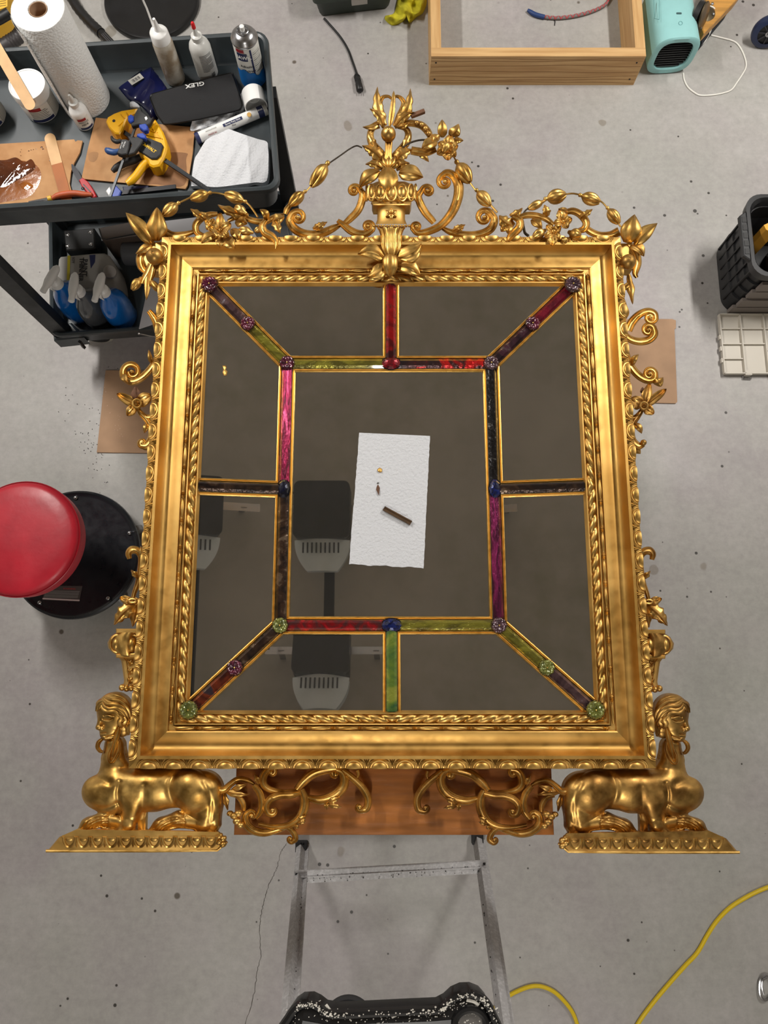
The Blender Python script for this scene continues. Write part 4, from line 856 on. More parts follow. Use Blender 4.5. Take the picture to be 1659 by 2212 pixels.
def chip(name, cx_, cy_, pts, h, mat, lab, cat, z=zs, grp=None):
    g = G(); n = len(pts); g.v = [tuple(P(cx_ + a, cy_ + b, z)) for a, b in pts] + [tuple(P(cx_ + a * .75, cy_ + b * .75, z + h * random.uniform(.5, 1.1))) for a, b in pts] + [tuple(P(cx_, cy_, z + h * 1.1))]
    g.f = [(i, (i + 1) % n, n + (i + 1) % n, n + i) for i in range(n)] + [(n + i, n + (i + 1) % n, 2 * n) for i in range(n)] + [tuple(reversed(range(n)))]
    return tag(g.build(name, mat, smooth=False), lab, cat, grp)
chip('gilt_chip', 820.5, 1016, [(-5, 2), (-5, -3), (0, -6), (5, -3), (5, 3), (0, 5)], .004, GOLD, 'small gilded carving chip near the top of the paper towel', 'fragment', grp='fragments on the towel')
chip('wood_splinter', 816.5, 1058, [(0, -12), (4, -4), (3, 4), (2, 13), (-1, 6), (-4, 0), (-3, -6)], .003, BOLE, 'brown wood splinter in the middle of the paper towel', 'fragment', grp='fragments on the towel')
chip('dark_crumb', 816, 1043.5, [(-2.5, 1), (-1, -1), (3, -1), (2, 1)], .0012, WIRE, 'tiny dark crumb above the splinter on the towel', 'fragment', grp='fragments on the towel')
pq = P(485.5, 800, .908); zl = ZC + (ZE - ZC) * (fx0 - pq.x) / (fx0 - gx0) + .0012
chip('gilt_flake', 485.5, 800, [(-5, -10), (1, -11), (4, -8), (2, -2), (6, 2), (4, 10), (-2, 11), (-5, 6), (-3, 0)], .0025, GOLD, 'gold flake lying on the left mirror pane', 'fragment', z=zl)

# ------------------------------------------------------------ cardboard on the floor at both sides
def sheet(name, pts, z, th, mat, lab, cat, group=None, sm=False):
    g = G(); g.prism(pxs(pts, z + th), z, z + th); return tag(g.build(name, mat, smooth=sm), lab, cat, group)
sheet('cardboard_sheet', [(228, 800), (360, 800), (345, 979), (209, 977)], .0005, .005, CARD, 'flat cardboard piece on the floor beyond the frame left side, with crumbs on it', 'cardboard')
sheet('cardboard_sheet', [(1300, 689), (1452, 689), (1460, 692), (1460, 709), (1457, 711), (1463, 868), (1460, 871), (1300, 868)], .0005, .005, CARD, 'clean flat cardboard piece on the floor beyond the frame right side', 'cardboard')
g = G()
for k in range(26):
    x, y = random.choice([(248, 890), (255, 905), (240, 862), (318, 870), (226, 850), (262, 930)]); c = P(x + random.gauss(0, 7), y + random.gauss(0, 10), .0064); g.ell(c, (.0016 * random.uniform(.5, 1.4), .0012, .0008), 5, 4, rz=random.uniform(0, 3))
o = g.build('plaster_crumbs', pm('plaster_crumb', (226, 196, 176), .9), kind='stuff'); tag(o, 'pale plaster crumbs scattered on the left cardboard', 'crumbs')
g = G()
for k in range(70):
    x, y = random.choice([(205, 890), (200, 935), (196, 980), (222, 1000), (232, 785), (150, 900), (190, 960)]); c = P(x + random.gauss(0, 14), y + random.gauss(0, 25), .0008); g.ell(c, (.0018 * random.uniform(.5, 1.5), .0014, .0010), 5, 4, rz=random.uniform(0, 3))
o = g.build('dark_crumbs', pm('dark_crumb', (40, 36, 32), .9), kind='stuff'); tag(o, 'dark crumbs scattered on the floor beside the left cardboard', 'crumbs')

# ------------------------------------------------------------ red stool on casters
c = P(160, 1196, .095); st = thing('work_stool', 'round red padded work stool with a black disc base on casters', 'stool', (c.x, c.y, 0))
sc_ = P(41, 1162, .40); cx, cy = c.x, c.y
RED = pm('red_vinyl', (196, 34, 52), .42, noise=(9, .25), rn=(14, .36, .5), bump=(60, .3, .001), col2=(170, 24, 42))
REDS = pm('red_vinyl_side', (150, 18, 34), .4, bump=(60, .3, .001))
BASE = pm('black_steel_disc', (30, 33, 38), .30, .3, rn=(40, .25, .4), bump=(200, .2, .0006), coat=.3)
R = .171
G().lathe((sc_.x, sc_.y, .335), (0, 0, 1), [(0, R * .96), (.004, R * .99), (.03, R * 1.0), (.046, R * .995), (.056, R * .975), (.062, R * .94), (.066, R * .88), (.069, R * .7), (.071, R * .35), (.0715, .001)], 72).build('seat', RED, st)
G().tube([(sc_.x + R * math.cos(a), sc_.y + R * math.sin(a), .384) for a in np.linspace(0, 2 * PI, 73)], .0022, 6).build('seat_piping', REDS, st)
G().lathe((sc_.x, sc_.y, .10), (0, 0, 1), [(0, .045), (.02, .045), (.025, .026), (.15, .026), (.155, .018), (.225, .018), (.228, .07), (.236, .07)], 24).build('gas_column', DARKM, st)
RB = .2155
G().lathe((cx, cy, .075), (0, 0, 1), [(0, RB), (.006, RB + .002), (.014, RB), (.018, RB - .006), (.015, RB - .010), (.012, RB - .02), (.012, .001)], 90).build('base_disc', BASE, st)
for k in range(5):
    a = math.atan2((P(262, 1158, .09) - c).y, (P(262, 1158, .09) - c).x) - k * 2 * PI / 5 * 1; x, y = cx + .192 * math.cos(a), cy + .192 * math.sin(a)
    G().ell((x, y, .090), (.0075, .0075, .006), 12, 8).build('bolt', STEEL, st)
    x, y = cx + .197 * math.cos(a), cy + .197 * math.sin(a); G().lathe((x - .008 * math.sin(a), y + .008 * math.cos(a), .026), (-math.sin(a), math.cos(a), 0), [(0, .02), (.003, .0255), (.02, .0255), (.023, .02)], 18).build('caster', pm('grey_caster', (150, 150, 148), .4), st)
    G().lathe((x, y, .05), (0, 0, 1), [(0, .012), (.026, .012)], 10).build('caster_stem', DARKM, st)
lq = [(92, 1296), (98, 1265), (178, 1266), (171, 1300)]
G().prism(pxs(lq, .0885), .0875, .0885).build('warning_sticker', pm('sticker_dark', (70, 62, 60), .5), st, smooth=False)
va = (P(178, 1266, .0885) - P(98, 1265, .0885)); ang = math.atan2(va.y, va.x) - .02
text('WARNING', P(150, 1272, .0893), ang, .0085, pm('sticker_red', (170, 50, 50), .5), st)
for k in range(7): G().bar(P(99 - k * .7, 1276 + k * 2.3, .0891), P(172 - k * .7, 1277.5 + k * 2.3, .0891), .0011, .0003).build('print_line', pm('sticker_grey', (150, 146, 142), .5), st, smooth=False)
G().bar(P(92, 1293, .0891), P(172, 1297, .0891), .0042, .0004).build('sticker_edge', pm('sticker_pink', (200, 180, 178), .5), st, smooth=False)

# ------------------------------------------------------------ pine box frame on the floor
PINE = pm('pine', (214, 176, 122), .6, noise=(3.0, .2), stretch=(1.2, 22, 22), col2=(190, 148, 96), bump=(60, .1, .0005))
PINEV = pm('pine_lengthwise', (214, 176, 122), .6, noise=(3.0, .2), stretch=(26, 1.2, 26), col2=(190, 146, 92), bump=(60, .1, .0005))
fA = P(929, 95, .14); fB = P(1398, 126, .14); fr = thing('pine_frame', 'open pine board frame standing on the floor beside the turquoise heater', 'frame', (.58, 2.5, 0))
yb = 2.176; xl, xr = .1775, .986; tk = .038; yt = 3.05
G().box(((xl + xr) / 2, yb + tk / 2, .07), (xr - xl, tk, .14)).build('front_board', PINE, fr, smooth=False)
G().box((xl + tk / 2, (yb + tk + yt) / 2, .07), (tk, yt - yb - tk, .14)).build('side_board', PINEV, fr, smooth=False)
G().box((xr - tk / 2, (yb + tk + yt) / 2, .07), (tk, yt - yb - tk, .14)).build('side_board', PINEV, fr, smooth=False)
G().box(((xl + xr) / 2, yt + tk / 2, .07), (xr - xl, tk, .14)).build('back_board', PINE, fr, smooth=False)
SCREWM = pm('screw_hole', (40, 30, 24), .6)
for x in (xl + .02, xr - .025):
    for z in (.03, .11): G().lathe((x, yb + .001, z), (0, -1, 0), [(0, .0035), (.002, .0035)], 10).build('screw', SCREWM, fr)
grain = pm('pine_late_wood', (158, 116, 70), .65)
for k, z in enumerate((.128, .118, .094, .066, .042, .026, .014)):
    pts = [(x, yb - .0002, z + .003 * math.sin(x * 7 + k * 1.7) + .0015 * math.sin(x * 17 + k)) for x in np.linspace(xl + .003, xr - .003, 50)]
    G().grid([[(a, b, cc + .0013 * random.uniform(.6, 1)), (a, b, cc - .0013)] for a, b, cc in pts]).build('grain_line', grain, fr, smooth=False)
# rope with taped end
rp = cr([(1140, 22), (1160, 33), (1195, 39), (1235, 36), (1275, 26), (1305, 12), (1318, -4), (1324, -16)], 8)
ro = thing('climbing_rope', 'grey and red rope with a blue taped end inside the pine frame', 'rope', tuple(P(1195, 39, 0)))
G().tube([P(*q, .007) for q in rp[10:]], .0065, 10).build('rope_body', pm('rope_grey', (120, 112, 110), .8, bump=(400, .6, .001)), ro)
pts = []
for i, q in enumerate(cr([tuple(a) for a in rp[10:]], 6)):
    if i % 1 == 0: c_ = P(q[0], q[1], .007); pts.append(c_ + Vector((0, math.sin(i * .42) * .0062, abs(math.cos(i * .42)) * .0066)))
G().tube(pts, .0016, 5).build('rope_fleck', pm('rope_red', (190, 60, 66), .8), ro)
G().tube([P(*q, .009) for q in rp[:13]], [.006, .0085, .009, .009, .0085], 12).build('taped_end', pm('blue_tape', (30, 58, 110), .5, bump=(90, .3, .001)), ro)
G().tube([P(1195, 40, .004), P(1199, 46, .003), P(1198, 55, .002)], .0015, 6).build('loose_thread', DARKM, ro)

# ------------------------------------------------------------ turquoise heater, with its cord
TEAL = pm('turquoise_plastic', (150, 204, 204), .45, noise=(30, .04))
ht = thing('fan_heater', 'turquoise rounded fan heater with a black slatted grille', 'heater', tuple(P(1445, 120, 0)))
# upright rounded box; its grille face looks to the bottom of the picture
hb = [P(1392, 120, .0), P(1519, 112, .0)]
hy = P(1450, 166, 0.0).y; hxl, hxr = P(1393, 150, .02).x + .004, P(1495, 150, .02).x
def srect(cx_, cz, w_, h_, n=48, p=3.2, skew=0):
    out = []
    for k in range(n):
        t = 2 * PI * k / n; c_, s_ = math.cos(t), math.sin(t)
        out.append((cx_ + w_ / 2 * math.copysign(abs(c_) ** (2 / p), c_) , cz + h_ / 2 * math.copysign(abs(s_) ** (2 / p), s_)))
    return out
HW, HH, HD = .178, .172, .24; hcx = (P(1398, 150, .05).x + P(1513, 110, .12).x) / 2; rot = Matrix.Translation(Vector((hcx, hy + .012, 0))) @ Matrix.Rotation(rad(4), 4, 'Z')
def hz(lst, y): return [tuple(rot @ Vector((a, y, b))) for a, b in lst]
g = G(); rings = [hz(srect(0, HH / 2, HW * .93, HH * .93), 0), hz(srect(0, HH / 2, HW * .99, HH * .99), .004), hz(srect(0, HH / 2, HW, HH), .012), hz(srect(0, HH / 2, HW, HH), HD), hz(srect(0, HH / 2, HW * .9, HH * .9), HD + .012)]
inner = [hz(srect(0, HH / 2, HW * .74, HH * .74), 0.001), hz(srect(0, HH / 2, HW * .72, HH * .72), .022)]
g.grid(inner[::-1] + rings, close=True); n = 48; g.f.append(tuple(range(4 + 2, 4 + 2))) if 0 else None
m_ = len(g.v); g.f.append(tuple(range(m_ - n, m_))); g.build('shell', TEAL, ht)
G().prism([(a, b) for a, b in srect(0, 0, HW * .73, HH * .73)], 0, .002).build('grille_back', pm('grille_dark', (10, 10, 11), .6), ht, smooth=False).data.transform(rot @ Matrix.Translation((0, .023, HH / 2)) @ Matrix.Rotation(rad(90), 4, 'X'))
for k in range(11):
    z = HH / 2 + (k - 5) * .0108; hw = HW * .365 * (1 - abs((k - 5) / 5.6) ** 3.2) ** (1 / 3.2)
    g = G(); g.v = [tuple(rot @ Vector(p)) for p in ((-hw, .008, z + .001), (hw, .008, z + .001), (hw, .020, z + .0045), (-hw, .020, z + .0045), (-hw, .008, z - .001), (hw, .008, z - .001), (hw, .020, z + .0025), (-hw, .020, z + .0025))]
    g.f = [(0, 1, 2, 3), (4, 5, 6, 7), (0, 1, 5, 4), (2, 3, 7, 6)]; g.build('grille_slat', BLACK, ht, smooth=False)
for lo in ([(1412, 0), (1414, 40), (1424, 42)], [(1424, 42), (1424, 0)]): G().tube([P(a, b, HH + .0005) for a, b in lo], .0008, 5).build('panel_seam', pm('teal_line', (84, 140, 142), .6), ht)  # seam lines in a darker teal
G().prism(rrect(0, 0, .02, .008, .003), 0, .001).build('indicator', pm('teal_dark', (60, 90, 92), .5), ht, smooth=False).data.transform(Matrix.Translation(P(1461, 31, HH)))
G().tube([P(1470 + 4 * math.cos(a), 50 + 4 * math.sin(a), HH + .0005) for a in np.linspace(0, 2 * PI, 20)], .0008, 5).build('dial_ring', pm('teal_line', (84, 140, 142), .6), ht)
CORD = pm('white_cord', (232, 230, 222), .5)
def cable(name, pts, r, z, mat, lab, cat='cord', n=6, zs=None, group=None):
    q = cr(pts, 6); zz = [z] * len(q) if zs is None else np.interp(np.linspace(0, 1, len(q)), np.linspace(0, 1, len(zs)), zs)
    return tag(G().tube([P(a, b, c_) for (a, b), c_ in zip(q, zz)], r, 8).build(name, mat), lab, cat, group)
cable('heater_cable', [(1476, 158), (1478, 172), (1486, 188), (1500, 200), (1514, 206), (1540, 205), (1562, 201), (1580, 194), (1592, 178), (1604, 160), (1611, 146), (1611, 132), (1604, 112), (1594, 96), (1582, 88), (1560, 82), (1536, 76)], .0028, .003, CORD, 'white cord looping over the floor beside the turquoise heater')
cable('heater_cable', [(1516, 96), (1526, 84), (1537, 62), (1545, 36), (1545, 22), (1539, 15), (1530, 13), (1520, 10), (1509, 14)], .0028, .0, CORD, 'white cord draped over the black dolly wheel', zs=[.02, .03, .06, .10, .11, .12, .12, .11, .11])
# ------------------------------------------------------------ wooden dolly with a caster
DO = thing('wooden_dolly', 'yellow pine dolly with carpet strip and a swivel caster at the top right', 'dolly', tuple(P(1560, 0, 0)))
DW = pm('yellow_pine', (206, 150, 72), .5, noise=(4, .35), stretch=(1, 14, 14))
G().prism(pxs([(1546, -60), (1528, -10), (1517, 62), (1521, 72), (1591, 0), (1650, -80)], .115), .075, .115, .003).build('dolly_board', DW, DO, smooth=False)
G().prism(pxs([(1512, 80), (1517, 92), (1573, 24), (1577, 12), (1560, 18), (1516, 66)], .05), .012, .05, .003).build('carpet_edge', pm('speckled_carpet', (46, 50, 58), .95, noise=(400, .6), bump=(300, .8, .003)), DO, smooth=False)
G().lathe(P(1508, 30, .150), (.8, -.5, .15), [(-.012, .02), (-.010, .042), (.010, .042), (.012, .02)], 26).build('wheel', BLACK, DO)
G().lathe(P(1521, 32, .155), (.8, -.5, .35), [(-.004, .04), (.0, .044), (.004, .04), (.005, .02), (.006, .012)], 26).build('wheel_cover', pm('brushed_brass', (130, 118, 96), .35, 1), DO)
G().lathe(P(1532, 30, .118), (.25, -.15, 1), [(-.004, .03), (0, .032), (.004, .022), (.006, .008)], 22).build('swivel_plate', MATS['brushed_brass'], DO)
for q in ((1539, 8), (1541, 30), (1514, 59)): G().ell(P(*q, .122), (.006, .006, .004), 8, 6).build('bolt', STEEL, DO)
# blue wheel at the right edge
wl = thing('blue_caster_wheel', 'dark blue rubber caster wheel with a metal hub at the right edge', 'wheel', tuple(P(1648, 88, 0)))
wc = P(1660, 68, .062); ax = Vector((-.12, -.93, .18)).normalized()
G().lathe(wc - ax * .016, ax, [(0, .040), (.001, .052), (.005, .060), (.013, .0625), (.019, .0625), (.027, .060), (.031, .052), (.032, .040)], 40, cap=False).build('tyre', pm('blue_rubber', (30, 42, 74), .4), wl)
G().lathe(wc - ax * .010, ax, [(0, .042), (.02, .042)], 30).build('wheel_disc', BLACK, wl)
for k in range(8):
    th = k * PI / 4; u = ax.orthogonal().normalized(); v = ax.cross(u); d = u * math.cos(th) + v * math.sin(th); G().bar(wc + ax * .012 + d * .012, wc + ax * .012 + d * .041, .004, .005, up=tuple(ax)).build('spoke', pm('dark_grey_plastic', (44, 44, 48), .4), wl, smooth=False)
G().lathe(wc + ax * .008, ax, [(0, .012), (.008, .012), (.010, .007), (.014, .006)], 16).build('hub', STEEL, wl)
G().bar(wc + Vector((.03, .02, .03)), wc + Vector((.03, .02, .09)), .05, .02).build('fork', pm('rust_brown', (60, 40, 30), .6), wl, smooth=False)
# ------------------------------------------------------------ toolbox, yellow cloth, black cable at the top
tb = thing('tool_box', 'dark green plastic toolbox with a grey latch at the top edge', 'toolbox', tuple(P(755, 0, 0)))
TBM = pm('dark_green_plastic', (44, 54, 46), .5); a1, a2 = P(691, 38, 0), P(842, 20, 0); dx = (a2 - a1); u = dx.normalized(); v = Vector((-u.y, u.x, 0))
def tbp(s, t, z): return a1 + u * s + v * t + Vector((0, 0, z))
Lb = dx.length; rows = []
for z, e in ((0, .006), (.01, 0), (.075, -.012), (.08, -.016), (.082, -.022), (.125, -.022)):
    pl = rrect(e, e, Lb - e, .26 - e, .02, 4); rows.append([tuple(a1 + u * x + v * y + Vector((0, 0, z))) for x, y in pl])
g = G(); g.grid(rows, close=True); nn = len(rows[0]); g.f.append(tuple(range(nn))); g.f.append(tuple(range(5 * nn, 6 * nn))); g.build('tub', TBM, tb, angle=35)
pl = rrect(-.024, -.024, Lb + .024, .285, .022, 4); G().prism([tuple((a1 + u * x + v * y))[:2] for x, y in pl], .118, .135, .004).build('lid', pm('grey_plastic_lid', (92, 98, 100), .45), tb, angle=35)
lt = G(); la = tbp(Lb * .45, -.022, 0); M = Matrix((u, v, Vector((0, 0, 1)))).transposed()
lt.box(tbp(Lb * .56, -.03, .10), (.062, .012, .058), M=M).build('latch', pm('warm_grey_plastic', (150, 146, 140), .45), tb, smooth=False)
G().box(tbp(Lb * .56, -.0365, .114), (.034, .003, .010), M=M).build('latch_slot', BLACK, tb, smooth=False)
for s in (.3, .86): G().box(tbp(Lb * s, -.02, .105), (.014, .01, .03), M=M).build('latch_rib', TBM, tb, smooth=False)
# cloth
def cloth(name, outline, z0, hfun, mat, lab, cat, n=26, th=.004):
    """draped cloth: outline in picture pixels, filled by a fan of rings with a height function"""
    o2 = cr(outline + [outline[0]], 5)[:-1]; c_ = sum(o2) / len(o2); rows = []
    for k in range(n + 1):
        t = k / n; rows.append([tuple(P(c_[0] + (q[0] - c_[0]) * t, c_[1] + (q[1] - c_[1]) * t, z0 + hfun(c_[0] + (q[0] - c_[0]) * t, c_[1] + (q[1] - c_[1]) * t, t))) for q in o2])
    g = G(); g.grid(rows, close=True); bot = [[(p[0], p[1], z0) for p in rows[-1]]]; g.grid([rows[-1]] + bot, close=True)
    o = g.build(name, mat); return tag(o, lab, cat)
YC = pm('yellow_microfibre', (206, 196, 38), .95, noise=(30, .25), bump=(350, 1, .002))
cloth('yellow_cloth', [(832, 34), (852, 26), (866, -20), (915, -20), (922, 4), (914, 26), (900, 36), (884, 49), (880, 38), (868, 47), (848, 54), (832, 42)], .001, lambda x, y, t: (.035 + .014 * math.sin(x * .18 + y * .05) + .010 * math.sin(x * .10 - y * .22)) * (1 - t ** 5) + .003, YC, 'crumpled yellow microfibre cloth on the floor by the toolbox', 'cloth')
kb = thing('black_power_cable', 'black cable with a plug end trailing from under the toolbox', 'cable', tuple(P(760, 130, 0)))
G().tube([P(*q, .005) for q in cr([(700, 40), (706, 46), (712, 53), (722, 64), (738, 84), (752, 108), (761, 132), (768, 152), (772, 166)], 6)], .0045, 8).build('wire', BLACK, kb)
pa, pb = P(770, 160, .013), P(778, 196, .014); d = (pb - pa)
g = G(); g.lathe(pa, d, [(0, .007), (d.length * .12, .010), (d.length * .3, .0125), (d.length * .5, .0115), (d.length * .6, .0135), (d.length * .95, .0145), (d.length, .012)], 14); g.build('plug', BLACK, kb)
for k in range(4): G().tube([pa.lerp(pb, .15 + k * .1) + Vector((.012 * math.cos(a), 0, .012 * math.sin(a))) for a in np.linspace(0, 2 * PI, 14)], .0012, 5).build('plug_rib', BLACK, kb)
for s in (-.004, .004): G().bar(pb + Vector((s, 0, 0)), pb + Vector((s * 1.1, -.012, 0)), .002, .006).build('prong', STEEL, kb, smooth=False)
# ------------------------------------------------------------ black bin and its pale lid at the right
bn = thing('black_bin', 'large ribbed black plastic bin at the right edge holding dark cloth', 'bin', tuple(P(1620, 600, 0)))
BL2 = pm('bin_plastic', (30, 31, 33), .42, rn=(20, .35, .5)); 
A = P(1552, 596, .02); B_ = P(1559, 670, .0)
bx = -1; 
BH = .27
B0 = (P(1554, 640, 0).x, P(1560, 676, 0).y, P(1566, 528, 0).y); B1 = (P(1622, 500, BH).x, P(1650, 592, BH).y, P(1645, 424, BH).y)
def bl(z, i, e=0): return B0[i] + (B1[i] - B0[i]) * z / BH
xr_ = B0[0] + .55; rows = []
for z, e in ((0, .006), (.006, 0), (.085, 0), (.087, .005), (.13, .005), (.132, .010), (.175, .010), (.177, .015), (.235, .015), (.237, -.006), (BH, -.008), (BH, .004), (BH - .012, .012), (.02, .02)):
    rows.append([(a, b, z) for a, b in rrect(bl(z, 0) + e, bl(z, 1) + e, xr_, bl(z, 2) - e, .055, 6)])
g = G(); g.grid(rows, close=True); nn = len(rows[0]); g.f.append(tuple(range(nn))); g.f.append(tuple(range((len(rows) - 1) * nn, len(rows) * nn))); g.build('tub', BL2, bn, angle=35)
for k in range(6):
    t_ = (k + 1) / 7; G().bar((B0[0] - .002, B0[1] + (B0[2] - B0[1]) * t_, .03), (bl(.225, 0) + .012, bl(.225, 1) + (bl(.225, 2) - bl(.225, 1)) * t_, .225), .006, .006, up=(0, 1, 0)).build('side_rib', pm('bin_rib', (16, 16, 18), .5), bn, smooth=False)
ya, yc = B1[1] + .05, B1[2] - .05
G().prism([(B1[0] - .030, ya + .02), (B1[0] - .004, ya), (B1[0] - .004, yc), (B1[0] - .030, yc - .02)], BH - .02, BH - .004, .003).build('handle_flange', BL2, bn, smooth=False)
for k in range(5): G().box((B1[0] - .016, ya + .035 + k * (yc - ya - .07) / 4, BH - .0035), (.016, .020, .002)).build('flange_pocket', pm('bin_pocket', (8, 8, 9), .5), bn, smooth=False)
for k in range(4):
    z0_, z1_ = .012 + k * .05, .058 + k * .05; xa = bl(z1_, 0) + .018 + .012 * k; fy = (bl(z0_, 1) + bl(z1_, 1)) / 2 - .003 + .005 * (k // 2)
    G().box(((xa + xr_ - .05) / 2, fy, (z0_ + z1_) / 2), (xr_ - .05 - xa, .012, z1_ - z0_)).build('front_panel', pm('taupe_panel', (118, 110, 104), .5), bn, smooth=False)
cloth('dark_rag', [(1654, 552), (1668, 540), (1700, 540), (1700, 586), (1664, 592), (1654, 578)],   .024, lambda x, y, t: (.10 + .02 * math.sin(x * .3) * math.cos(y * .25)) * (1 - t ** 4), pm('dark_fleece', (34, 34, 38), 1, bump=(200, 1, .004)), 'dark fleece rag lying inside the black bin', 'rag')
G().prism(pxs([(1650, 486), (1668, 478), (1674, 505), (1655, 496)], .25), .0225, .25).build('yellow_box', pm('yellow_card', (236, 170, 60), .6), smooth=False)
tag(bpy.data.objects['yellow_box'], 'small yellow card box poking up inside the black bin', 'box')
ld = thing('bin_lid', 'pale beige ribbed plastic lid lying on the floor against the black bin', 'lid', tuple(P(1610, 745, 0)))
LM = pm('beige_plastic', (196, 190, 178), .45); lq0, lq1, lq2 = P(1560, 681, .012), P(1556, 795, .012), P(1690, 690, .012)
LX0, LX1, LY0, LY1 = P(1557, 740, .012).x, P(1557, 740, .012).x + .34, P(1600, 808, .012).y, P(1600, 681, .012).y
G().prism(rrect(LX0, LY0, LX1, LY1, .012, 3), .002, .010).build('lid_panel', LM, ld, smooth=False)
for k, (a, b, c_, d_) in enumerate(((0, 0, 0, 1), (.22, 0, .22, 1), (.47, 0, .47, 1), (.72, 0, .72, 1), (0, 0, 1, 0), (0, 1, 1, 1), (0, .25, .22, .25), (0, .5, .22, .5), (.22, .5, .47, .5), (0, .76, 1, .76), (.47, .4, 1, .4), (.47, .16, 1, .16))):
    G().bar((LX0 + (LX1 - LX0) * a, LY0 + (LY1 - LY0) * b, .016), (LX0 + (LX1 - LX0) * c_ + (1e-4 if a == c_ else 0), LY0 + (LY1 - LY0) * d_, .016), .004, .014 if k not in (6, 7, 8, 9, 10, 11) else .006).build('rib', LM, ld, smooth=False)
for k in range(3): G().box((LX0 - .003, LY0 + .05 + k * .045, .014), (.008, .016, .012)).build('hinge_tab', LM, ld, smooth=False)
cc = P(1617, 806, .02); G().box((cc.x, cc.y + .002, .014), (.024, .018, .016)).build('clasp', LM, ld, smooth=False)
G().tube([(cc.x - .014, cc.y, .008), (cc.x - .015, cc.y - .016, .006), (cc.x + .015, cc.y - .017, .006), (cc.x + .015, cc.y, .008)], .0018, 6).build('wire_bail', STEEL, ld)

# ------------------------------------------------------------ aluminium stepladder and its black tray
ALU = pm('paint_spattered_aluminium', (206, 205, 206), .5, .1, noise=(120, .5), col2=(180, 179, 180), thr=(.45, .7))
lad = thing('step_ladder', 'paint-spattered aluminium stepladder with a black tray at the bottom', 'ladder', tuple(P(840, 1850, 0)))
def rail_pts(foot, end, z1): return P(*foot, .0), P(*end, z1)
ra0, ra1 = rail_pts((652, 1828), (621, 2212), .72); rb0, rb1 = rail_pts((1030, 1812), (1088, 2212), .72)
ra2 = ra0 + (ra1 - ra0) * 1.45; rb2 = rb0 + (rb1 - rb0) * 1.45
for a, b in ((ra0, ra2), (rb0, rb2)):
    d = (b - a).normalized(); off = Vector((0, 0, .012))
    G().bar(a + off, b, .030, .018, up=(0, -.3, 1)).build('rail', ALU, lad, smooth=False)
    for s in (1,): G().bar(a + off + Vector((s * .0155, 0, -.008)), b + Vector((s * .0145, 0, -.008)), .0025, .020, up=(0, -.3, 1)).build('rail_flange', ALU, lad, smooth=False)
for a in (ra0, rb0): G().box(a + Vector((0, .004, .014)), (.036, .03, .028)).build('foot', pm('dark_rubber', (40, 40, 42), .7), lad, smooth=False)
t = .22; pa_ = ra0.lerp(ra1, t) + Vector((-.012, 0, .022)); pb_ = rb0.lerp(rb1, t) + Vector((.012, .012, .022))
G().bar(pa_, pb_, .040, .004, up=(0, -.3, 1)).build('brace', ALU, lad, smooth=False)
G().bar(pa_ + Vector((0, .016, .004)), pb_ + Vector((0, .016, .004)), .004, .008, up=(0, -.3, 1)).build('brace_ridge', ALU, lad, smooth=False); G().bar(pa_ + Vector((0, 0, .004)), pb_ + Vector((0, 0, .004)), .003, .005, up=(0, -.3, 1)).build('brace_ridge', ALU, lad, smooth=False)
for q in (pa_, pb_):
    for s in ((-.0, .009), (.0, -.009)): G().ell(q + Vector((s[0] + (.006 if q is pa_ else -.006), s[1], .006)), (.004, .004, .003), 8, 6).build('rivet', DARKM, lad)
for s in (0, .008): G().ell(P(652, 1822, .03) + Vector((s - .004, 0, 0)), (.003, .003, .002), 8, 6).build('rivet', DARKM, lad)
SPL = pm('dark_spatter', (46, 44, 42), .6); SPW = pm('white_spatter', (214, 210, 200), .6)
g = G()
for a, b in ((ra0, ra1), (rb0, rb1)):
    for k in range(95):
        tt_ = random.random() ** .9; q = (a + Vector((0, 0, .012))).lerp(ra2 if a is ra0 else rb2, tt_ * .69) + Vector((random.uniform(-.014, .014), 0, .0098)); r_ = random.uniform(.0005, .0017); g.ell(q, (r_, r_ * random.uniform(1, 2.2), .0008), 6, 4)
for k in range(120):
    q = pa_.lerp(pb_, random.random()) + Vector((0, random.uniform(-.018, .018), .003)); r_ = random.uniform(.0006, .0018); g.ell(q, (r_ * 1.4, r_, .0012), 6, 4)
g.build('paint_spatter', SPL, lad, kind='stuff')
zt_ = .93; tray = [(600, 2290), (606, 2228), (622, 2200), (636, 2180), (652, 2169), (674, 2168), (690, 2176), (704, 2187), (730, 2191), (800, 2188), (880, 2184), (945, 2181), (962, 2172), (978, 2157), (998, 2148), (1020, 2147), (1040, 2155), (1054, 2171), (1066, 2196), (1078, 2225), (1086, 2290)]
BTR = pm('black_tray_plastic', (26, 26, 27), .3, coat=.4, noise=(60, .5), thr=(.62, .66), col2=(26, 26, 27))
q = pxs(tray, zt_); G().prism(q, zt_ - .05, zt_, .012).build('tray', BTR, lad, angle=60)
G().tube([P(a, b, zt_ + .002) for a, b in cr(tray, 3)], .008, 8).build('tray_rim', BTR, lad)
G().tube([P(1016 + 34 * math.cos(a), 2214 + 34 * math.sin(a), zt_ + .004) for a in np.linspace(rad(180), rad(360), 20)], .007, 8).build('tool_loop', BTR, lad)
G().prism(pxs([(1016 + 30 * math.cos(a), 2216 + 32 * math.sin(a)) for a in np.linspace(0, 2 * PI, 24, endpoint=False)], zt_ + .0004), zt_, zt_ + .0006).build('tool_hole', pm('hole_grey', (92, 88, 84), .7), lad, smooth=False)
G().prism(pxs([(655, 2198), (700, 2206), (770, 2206), (930, 2200), (975, 2196), (960, 2290), (640, 2290)], zt_ - .01), zt_ - .001, zt_ + .0015).build('tray_well', pm('tray_well', (24, 24, 25), .4), lad, smooth=False)
g = G()
